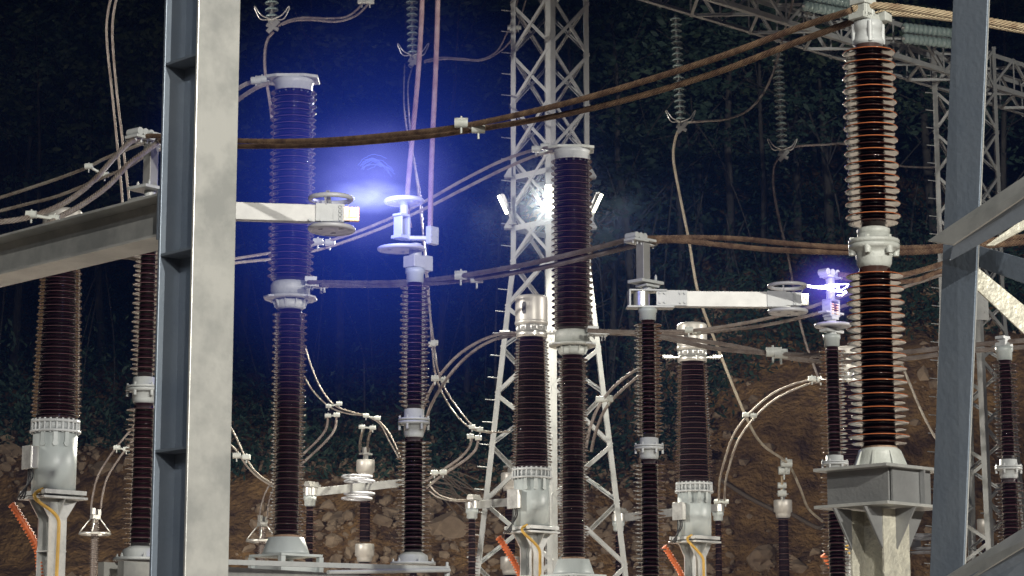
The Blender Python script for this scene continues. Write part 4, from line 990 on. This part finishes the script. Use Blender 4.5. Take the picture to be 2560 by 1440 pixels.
cables('overhead_cable_pair', 'two slimmer grey cables running left behind the brown pair', 'cable',
 [[(400,345,16.4),(345,363,16.4),(265,395,16.5),(215,420,16.6),(120,455,16.8),(0,494,17.0),(-90,520,17.1)],
  [(420,365,16.4),(355,395,16.4),(315,420,16.5),(250,447,16.6),(150,488,16.8),(60,512,17),(-90,550,17.2)]], 'cable_lt', .0125,
 [(222,417,16.55,262,438,16.6,.036)])
cables('jumper_cable_pair', 'thin cable pair curving down from the top left corner', 'cable',
 [[(284,-30,30),(270,30,30),(267,100,30),(280,230,30),(292,350,30),(306,500,30),(314,640,30)],[(300,-30,30),(286,20,30),(281,90,30),(291,220,30),(306,350,30),(322,490,30),(336,640,30)]], 'cable', .016)
cables('jumper_cable_pair', 'cable pair leaving the left breaker top towards the big steel column', 'cable',
 [[(668,196,22),(635,203,22),(600,218,22),(540,262,22.2),(480,300,22.4)],[(672,208,21.9),(640,220,21.9),(600,246,22),(540,292,22.2),(480,330,22.4)]], 'cable_lt', .021, [(640,203,21.9,655,200,21.9,.06)])
cables('overhead_cable_pair', 'grey cable pair from the left breaker waist up to the right switch riser', 'cable',
 [[(770,706,21.6),(830,706,21.5),(930,707,21.2),(1040,703,20.9),(1150,690,20.5),(1300,664,20.1),(1450,630,19.7),(1570,599,19.35)],[(800,713,21.5),(900,714,21.3),(1040,711,20.9),(1180,698,20.5),(1340,672,20.1),(1480,640,19.7),(1610,608,19.35)]], 'cable', .0225,
 [(1152,690,20.5,1192,698,20.5,.07)])
cables('overhead_cable_pair', 'brown cable pair from the right switch riser passing behind the tall insulator waist', 'cable',
 [[(1570,598,19.35),(1640,595,19.3),(1760,594,19.1),(1860,598,18.9),(1960,608,18.6),(2100,618,18.3),(2300,619,18),(2440,605,17.8),(2640,583,17.6)],[(1620,603,19.35),(1700,602,19.2),(1800,612,19),(1900,622,18.8),(2000,628,18.5),(2120,631,18.3),(2300,630,18),(2440,617,17.8),(2640,598,17.6)]], 'rust', .023)
cables('overhead_cable_pair', 'brown cable pair from the lamp tower breaker waist to the far right switch pillar', 'cable',
 [[(1470,826,24.4),(1530,829,24.3),(1600,833,24.2),(1700,853,24.0),(1800,873,23.8),(1940,884,23.6),(2060,889,23.4),(2200,886,23.1),(2340,872,22.9),(2500,856,22.7),(2640,845,22.6)],[(1500,832,24.6),(1600,836,24.6),(1700,845,24.5),(1850,868,24.3),(1960,893,24.2),(2080,905,24),(2250,898,23.8),(2400,880,23.6),(2640,862,23.5)]], 'cable', .0245,
 [(1932,882,23.6,1952,886,23.6,.085)])
cables('overhead_cable_pair', 'dark cable pair rising right behind the right switch arm', 'cable',
 [[(1560,829,27),(1640,829,27),(1720,827,27),(1800,818,27),(1900,800,27),(2000,776,27),(2120,735,27),(2240,697,27),(2345,668,27),(2420,650,27)],[(1640,832,27.3),(1720,834,27.3),(1800,827,27.3),(1900,815,27.3),(2010,792,27.3),(2120,762,27.3),(2260,718,27.3),(2345,690,27.3),(2420,672,27.3)]], 'cable', .021, [(1722,826,27,1742,832,27.2,.06)])
cables('overhead_cable_pair', 'cable pair from the right switch arc pillar passing behind the tall insulator shoulder', 'cable',
 [[(2095,686,21),(2140,689,21),(2200,692,21),(2270,684,21),(2340,664,21),(2440,630,21)],[(2105,694,21.1),(2150,700,21.1),(2210,706,21.1),(2290,700,21.1),(2345,680,21.1),(2440,655,21.1)]], 'rust', .024)
cables('overhead_cable_pair', 'cable pair climbing from behind the left breaker to the lamp tower breaker top', 'cable',
 [[(1375,368,24.8),(1330,376,25),(1250,404,25.2),(1160,449,25.5),(1080,494,25.8),(1000,535,26),(900,577,26.3),(820,603,26.5),(740,622,26.8),(600,645,27),(540,655,27.2)],[(1380,378,24.7),(1335,390,25),(1250,427,25.2),(1150,477,25.5),(1080,513,25.8),(960,568,26.1),(860,605,26.4),(790,626,26.6),(700,645,26.8),(600,656,27),(540,665,27.2)]], 'cable_lt', .018,
 [(795,606,26.5,825,608,26.5,.07), (1340,374,24.9,1362,368,24.9,.06)])
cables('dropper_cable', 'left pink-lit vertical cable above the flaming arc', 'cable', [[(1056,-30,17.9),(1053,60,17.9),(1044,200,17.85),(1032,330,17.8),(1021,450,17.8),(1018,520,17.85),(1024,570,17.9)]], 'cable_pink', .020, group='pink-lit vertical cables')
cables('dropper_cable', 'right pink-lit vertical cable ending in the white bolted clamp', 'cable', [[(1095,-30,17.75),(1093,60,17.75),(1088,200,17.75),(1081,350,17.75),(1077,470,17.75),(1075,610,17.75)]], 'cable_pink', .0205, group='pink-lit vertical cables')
# thin far jumpers
cables('jumper_cable_pair', 'arched cable pair from the middle transformer head down behind the left switch pillar', 'cable',
 [[(1290,832,27.4),(1240,838,27.4),(1190,858,27.5),(1140,893,27.6),(1095,945,27.8),(1065,1000,28),(1050,1060,28.1)],[(1290,838,27.6),(1240,848,27.6),(1195,870,27.7),(1150,908,27.8),(1108,960,27.9),(1075,1020,28.1),(1058,1080,28.3)]], 'cable', .019, [(1088,947,27.8,1112,951,27.9,.06)])
cables('jumper_cable_pair', 'thin cable pair hanging from above the left switch pillar to the middle transformer tank', 'cable',
 [[(1012,160,38),(1010,250,35),(1018,330,33),(1048,470,31),(1060,620,30),(1070,740,30),(1085,860,30),(1096,930,30),(1120,985,33),(1160,1040,33),(1190,1070,33),(1230,1080,33),(1275,1079,33)],[(1030,170,38),(1020,220,35),(1026,330,33),(1040,440,31),(1064,640,30),(1074,760,30),(1080,860,30),(1090,940,30),(1115,1000,33),(1150,1048,33),(1185,1074,33),(1230,1083,33)]], 'cable_lt', .012,
 [(1180,1068,33,1200,1074,33,.055),(1176,1092,33,1196,1096,33,.06),(1080,862,30,1086,858,30,.06)])
cables('jumper_cable_pair', 'cable pair sloping down left from the clamp beside the middle transformer', 'cable',
 [[(1180,1096,33),(1172,1120,33),(1150,1145,33),(1100,1180,33),(1060,1205,33)],[(1196,1098,33),(1188,1125,33),(1160,1152,33),(1110,1185,33),(1065,1220,33)]], 'cable', .019, [(1086,1183,32.8,1108,1182,32.8,.06)])
cables('jumper_cable_pair', 'thin cable pair sagging from the left breaker to the steel capped post', 'cable',
 [[(764,870,36),(780,920,36),(805,975,36),(838,1014,36),(880,1030,36),(930,1044,36),(960,1065,36),(985,1105,36),(1010,1165,36)],[(760,940,36),(785,980,36),(826,1018,36),(870,1034,36),(915,1040,36),(950,1060,36),(972,1100,36),(1000,1150,36)]], 'cable_lt', .013,
 [(822,1016,36,848,1010,36,.055),(820,1040,36,842,1038,36,.06),(915,1040,36,944,1046,36,.055),(905,1068,36,932,1070,36,.06)])
cables('jumper_cable_pair', 'cable pair dropping left to the back of the left breaker lower half', 'cable',
 [[(820,1040,36),(816,1070,36),(795,1100,36),(755,1138,36),(730,1160,36)],[(842,1040,36),(836,1075,36),(810,1108,36),(765,1150,36),(735,1175,36)]], 'cable', .020)
cables('jumper_cable_pair', 'two short curved cables above the steel capped post behind the switch rings', 'cable',
 [[(908,1072,36),(903,1090,36.5),(900,1108,37.5),(900,1128,38.5)],[(928,1074,36),(922,1092,36.5),(919,1110,37.5),(920,1128,38.5)]], 'cable_lt', .020)
cables('jumper_cable_pair', 'thin cable pair sagging beside the right edge of the big steel column', 'cable',
 [[(575,1065,34),(590,1092,34),(615,1145,34),(645,1185,34),(690,1215,34)],[(575,1110,34),(592,1128,34),(620,1168,34),(655,1200,34),(700,1225,34)]], 'cable_lt', .014, [(592,1140,34,616,1144,34,.07)])
cables('jumper_cable_pair', 'faint cable pair rising from the slim arrester beside the left breaker base', 'cable',
 [[(649,1300,38),(652,1270,38),(662,1235,38),(678,1205,38)],[(668,1300,38),(670,1270,38),(676,1240,38),(690,1210,38)]], 'cable', .014)
cables('jumper_cable_pair', 'faint cable pair rising from the slim arrester between the left columns', 'cable',
 [[(228,1272,36),(232,1240,36),(245,1190,36),(275,1140,36),(310,1095,36),(340,1060,36)],[(252,1272,36),(256,1240,36),(268,1195,36),(295,1150,36),(325,1110,36),(350,1080,36)]], 'cable', .016, [(292,1120,36,316,1124,36,.06)])
cables('jumper_cable_pair', 'far cable pair sagging to the head of the plain armed far switch', 'cable',
 [[(1075,1215,36.4),(1095,1235,36.4),(1130,1248,36.4),(1175,1250,36.4)],[(1070,1225,36.4),(1095,1243,36.4),(1130,1252,36.4),(1180,1254,36.4)]], 'cable_lt', .012)
cables('jumper_cable_pair', 'arched cable pair behind the lamp tower right leg', 'cable',
 [[(1640,905,30),(1590,925,30),(1540,962,30),(1500,1010,30),(1475,1070,30),(1465,1120,30)],[(1640,915,30.2),(1595,942,30.2),(1550,980,30.2),(1512,1025,30.2),(1488,1085,30.2),(1478,1130,30.2)]], 'cable', .020, [(1500,1000,30,1522,998,30.1,.07)])
cables('jumper_cable_pair', 'pale arched cable pair in front of the bare brown cliff', 'cable',
 [[(2100,945,35),(2040,948,35),(1985,960,35),(1930,985,35),(1875,1032,35),(1835,1085,35),(1812,1150,35.5),(1800,1200,36),(1797,1250,36.5)],[(2100,955,35.2),(2040,956,35.2),(1990,972,35.2),(1935,1000,35.2),(1885,1045,35.2),(1846,1100,35.2),(1825,1160,35.6),(1814,1205,36),(1811,1250,36.5)]], 'cable_lt', .017,
 [(1864,1038,35,1884,1040,35,.06),(1793,1255,36.6,1814,1255,36.6,.06),(2030,948,35,2052,950,35,.07)])
cables('jumper_cable', 'long pale jumper from the glass string right of the lamp tower to the cliff post', 'cable',
 [[(1700,318,40.2),(1688,350,40.2),(1684,400,40.2),(1700,490,40.2),(1722,600,40.2),(1745,730,40.3),(1785,845,40.5),(1862,1035,41),(1905,1110,42),(1968,1158,43.5),(1998,1215,44),(2020,1270,44.5),(2058,1305,45)]], 'wire_pale', .026, [(1966,1160,43.5,1960,1178,43.6,.13)])
cables('jumper_cable', 'short tan lead between the hanging jumper and the post before the cliff', 'cable', [[(1962,1170,43.6),(1956,1190,43.7),(1954,1225,43.8)]], 'rust_pale', .026, [(1955,1215,43.8,1955,1235,43.8,.10)])
cables('jumper_cable', 'jumper looping up right from the glass string towards the girder', 'cable',
 [[(1715,306,40.2),(1760,303,40.2),(1820,297,40.3),(1875,272,40.4),(1915,222,40.5),(1940,160,40.6),(1958,90,40.7),(1975,30,40.8),(1985,-10,40.8)]], 'cable_lt', .022)
cables('jumper_cable', 'jumper dropping from the glass string left of the tall insulator', 'cable',
 [[(1952,388,41),(1936,415,41),(1934,470,41),(1948,550,41),(1970,640,41),(1988,745,41),(2012,850,41),(2052,960,41)]], 'cable', .023)
cables('jumper_cable', 'thin level jumper running behind the tall insulator towards the right tower', 'cable',
 [[(1968,372,41),(2000,365,41),(2060,362,41),(2120,362,41.5),(2200,405,43),(2260,416,44),(2335,418,45),(2360,412,45)]], 'cable', .020)
cables('jumper_cable', 'pale jumper falling to the right edge of the bare cliff', 'cable',
 [[(2250,900,41),(2275,960,41),(2300,1020,41),(2330,1080,41),(2350,1110,41)]], 'cable_lt', .024)
cables('jumper_cable_pair', 'grey jumper pair joining the leftmost glass string clamp to the picture top', 'cable',
 [[(694,66,34),(720,52,34),(760,44,34),(820,46,34),(865,42,34),(895,22,34),(915,-5,34)],[(704,62,34),(735,52,34),(780,50,34),(840,54,34),(885,42,34),(912,20,34),(930,-5,34)]], 'cable', .018, [(905,4,34,925,4,34,.08)])
cables('jumper_cable', 'dark jumper dropping from the leftmost glass string behind the left breaker', 'cable',
 [[(684,80,34),(668,102,34),(662,140,34),(664,190,34),(674,250,34),(680,300,34)]], 'cable', .022)
cables('jumper_cable_pair', 'thin jumper pair from the second glass string up past the lamp tower left side', 'cable',
 [[(1060,152,38),(1100,144,38),(1150,146,38),(1200,149,38),(1240,130,38),(1262,95,37.8),(1280,50,37.6),(1298,-10,37.5)],[(1060,156,38),(1110,148,38),(1160,150,38),(1210,150,38),(1255,125,38),(1285,90,37.8),(1300,50,37.6),(1318,-10,37.5)]], 'cable', .014, [(1276,70,37.6,1296,70,37.6,.06)])
cables('jumper_cable_pair', 'bright short cable pair under the foreground beam joining the near left pillar', 'cable',
 [[(262,637,16.2),(300,640,16.1),(345,645,16.0),(380,646,15.9)],[(200,640,16.2),(300,643,16.2),(345,648,16.1),(380,650,15.9)]], 'cable_lt', .013)

# ---- arcs: halo of scattered light painted as emissive volumes, flame, discharge channels
def glow_volume(name, label, c, radii, col, strength, power, nscale=2.5, namt=.35, rz=0, cat='arc'):
    b = bmesh.new(); bmesh.ops.create_icosphere(b, subdivisions=4, radius=1); me = bpy.data.meshes.new(name); b.to_mesh(me); b.free()
    o = bpy.data.objects.new(name, me); C.objects.link(o); o.location = c; o.scale = radii; o.rotation_euler = (0, 0, rz)
    m = bpy.data.materials.new(name); m.use_nodes = True; n = m.node_tree; n.nodes.clear()
    out = n.nodes.new('ShaderNodeOutputMaterial'); em = n.nodes.new('ShaderNodeEmission'); em.inputs[0].default_value = (*col, 1)
    tc = n.nodes.new('ShaderNodeTexCoord'); ln = n.nodes.new('ShaderNodeVectorMath'); ln.operation = 'LENGTH'; n.links.new(tc.outputs['Object'], ln.inputs[0])
    sub = n.nodes.new('ShaderNodeMath'); sub.operation = 'SUBTRACT'; sub.use_clamp = True; sub.inputs[0].default_value = 1; n.links.new(ln.outputs['Value'], sub.inputs[1])
    pw = n.nodes.new('ShaderNodeMath'); pw.operation = 'POWER'; pw.inputs[1].default_value = power; n.links.new(sub.outputs[0], pw.inputs[0])
    nz = n.nodes.new('ShaderNodeTexNoise'); nz.inputs['Scale'].default_value = nscale; nz.inputs['Detail'].default_value = 4; nz.inputs['Distortion'].default_value = .8; n.links.new(tc.outputs['Object'], nz.inputs['Vector'])
    mr = n.nodes.new('ShaderNodeMapRange'); mr.inputs[1].default_value = .3; mr.inputs[2].default_value = .7; mr.inputs[3].default_value = 1-namt; mr.inputs[4].default_value = 1+namt; n.links.new(nz.outputs[0], mr.inputs[0])
    mu = n.nodes.new('ShaderNodeMath'); mu.operation = 'MULTIPLY'; n.links.new(pw.outputs[0], mu.inputs[0]); n.links.new(mr.outputs[0], mu.inputs[1])
    m2 = n.nodes.new('ShaderNodeMath'); m2.operation = 'MULTIPLY'; m2.inputs[1].default_value = strength; n.links.new(mu.outputs[0], m2.inputs[0])
    n.links.new(m2.outputs[0], em.inputs[1]); n.links.new(em.outputs[0], out.inputs['Volume']); me.materials.append(m); m.cycles.volume_step_rate = 1.0
    for p_ in me.polygons: p_.use_smooth = True
    return tag(o, label, cat, kind='stuff')
AC = P(925, 480, 16.8)
glow_volume('painted_arc_glow', 'wide blue halo of scattered light painted around the left arc', AC+Vector((0,0,0)), (1.95, 1.75, 1.85), (.045, .11, 1.0), .23, 1.75, 1.2, .25)
glow_volume('painted_arc_glow_core', 'bright lavender halo painted close around the left arc', AC+Vector((.02,0,.07)), (.80, .6, .66), (.30, .32, 1.0), 2.0, 2.2, 2.0, .35)
glow_volume('arc_flame', 'pale violet flaming arc between the arm ring and the pillar ring', AC+Vector((0,0,-.04)), (.40, .50, .10), (.42, .48, 1.0), 3.6, 1.2, 1.8, .8, cat='arc')
glow_volume('painted_arc_glow', 'violet halo of scattered light painted round the right arc', P(2072, 718, 20.75), (.50, .42, .42), (.18, .14, 1.0), 2.7, 2.6, 2, .3)
rr = random.Random(4)
def channel(pts, r, jit, name, label, n=22):
    P_ = [P(*q) for q in pts]; out = []
    for a_, c_ in zip(P_, P_[1:]):
        for k in range(n): out.append(a_.lerp(c_, k/n)+Vector((rr.uniform(-1,1), rr.uniform(-1,1), rr.uniform(-1,1)))*jit)
    out.append(P_[-1]); b = MB(); c0 = P_[0]; b.tube([q-c0 for q in out], r, 6, 2); return b, c0
o = thing('electric_arc', 'jagged violet-white discharge leaping from the right switch ring to its pillar', 'arc', P(2020, 715, 20.75))
for i, (pts, r_, j_) in enumerate([(((2016,714,19.6),(2036,717,19.8),(2058,715,20.3),(2080,711,20.6),(2104,710,20.7),(2126,711,20.8)), .0048, .0035), (((2017,715,19.6),(2040,720,19.9),(2062,722,20.4),(2086,728,20.6),(2108,731,20.7),(2124,721,20.8)), .0048, .004),
     (((2017,714,19.6),(2030,717,19.8),(2050,718,20.2),(2070,718,20.5)), .010, .003), (((2060,714,20.4),(2080,722,20.5),(2100,728,20.7),(2120,714,20.8)), .004, .004), (((2088,712,20.7),(2093,720,20.7),(2104,726,20.7)), .004, .003), (((2092,738,20.7),(2105,739,20.7),(2118,729,20.8)), .004, .004), (((2070,716,20.5),(2084,714,20.6),(2096,716,20.7)), .012, .003)]):
    b, c0 = channel(pts, r_, j_, '', '', 14); x = b.build('discharge_channel', M['arc_core'], o); x.location = c0-Vector(o.location)
M['wisp'] = emis('wisp', (.16, .24, 1.0), .62)
o = thing('electric_arc', 'faint blue wisps curling above the left arc', 'arc', P(940, 430, 17.2))
WS = []
for i in range(11):
    x0 = rr.uniform(888, 918); y0 = rr.uniform(408, 438); x1 = rr.uniform(965, 992); y1 = rr.uniform(408, 440); h_ = rr.uniform(12, 30)
    WS.append(tuple((x0+(x1-x0)*k/6+rr.uniform(-3, 3), y0+(y1-y0)*k/6-h_*math.sin(math.pi*k/6)+rr.uniform(-3, 3), 17.0) for k in range(1 if i % 3 else 0, 6 if i % 2 else 7)))
for i, pts in enumerate(WS):
    b, c0 = channel(pts, .0022, .0025, '', '', 4); x = b.build('discharge_channel', M['wisp'], o); x.location = c0-Vector(o.location)

# ---- mist ball added round the tower floodlights to give their glare a halo
b_ = MB(); b_.lathe([(0, -3.2)]+[(3.2*math.sin(math.pi*k/24), -3.2*math.cos(math.pi*k/24)) for k in range(1, 24)]+[(0, 3.2)], n=48)
ms = b_.build('added_halo_mist', bpy.data.materials.new('added_halo_mist'), loc=P(1374, 494, 35.9)); m = ms.data.materials[0]; m.use_nodes = True; n = m.node_tree; n.nodes.clear()
out = n.nodes.new('ShaderNodeOutputMaterial'); pv = n.nodes.new('ShaderNodeVolumePrincipled'); pv.inputs['Color'].default_value = (.8, .92, 1, 1)
tc = n.nodes.new('ShaderNodeTexCoord'); ln = n.nodes.new('ShaderNodeVectorMath'); ln.operation = 'LENGTH'; n.links.new(tc.outputs['Object'], ln.inputs[0])
mr = n.nodes.new('ShaderNodeMapRange'); mr.inputs[1].default_value = 0; mr.inputs[2].default_value = 3.1; mr.inputs[3].default_value = 1; mr.inputs[4].default_value = 0; n.links.new(ln.outputs['Value'], mr.inputs[0])
pw = n.nodes.new('ShaderNodeMath'); pw.operation = 'POWER'; pw.inputs[1].default_value = 7; n.links.new(mr.outputs[0], pw.inputs[0])
mu = n.nodes.new('ShaderNodeMath'); mu.operation = 'MULTIPLY'; mu.inputs[1].default_value = .011; n.links.new(pw.outputs[0], mu.inputs[0]); n.links.new(mu.outputs[0], pv.inputs['Density'])
n.links.new(pv.outputs[0], out.inputs['Volume']); tag(ms, 'thin mist added round the tower floodlights to give a halo', 'mist', kind='stuff')
# ---- thin night haze over the yard, blue scattered arc light painted into its colour
hb = MB(); hb.box((0, 48, 24), (150, 210, 52)); hz = hb.build('haze', bpy.data.materials.new('haze')); m = hz.data.materials[0]; m.use_nodes = True; n = m.node_tree; n.nodes.clear()
out = n.nodes.new('ShaderNodeOutputMaterial'); pv = n.nodes.new('ShaderNodeVolumePrincipled'); pv.inputs['Color'].default_value = (.14, .30, 1, 1); pv.inputs['Density'].default_value = .00034
n.links.new(pv.outputs[0], out.inputs['Volume']); tag(hz, 'thin night haze over the yard', 'haze', kind='stuff')
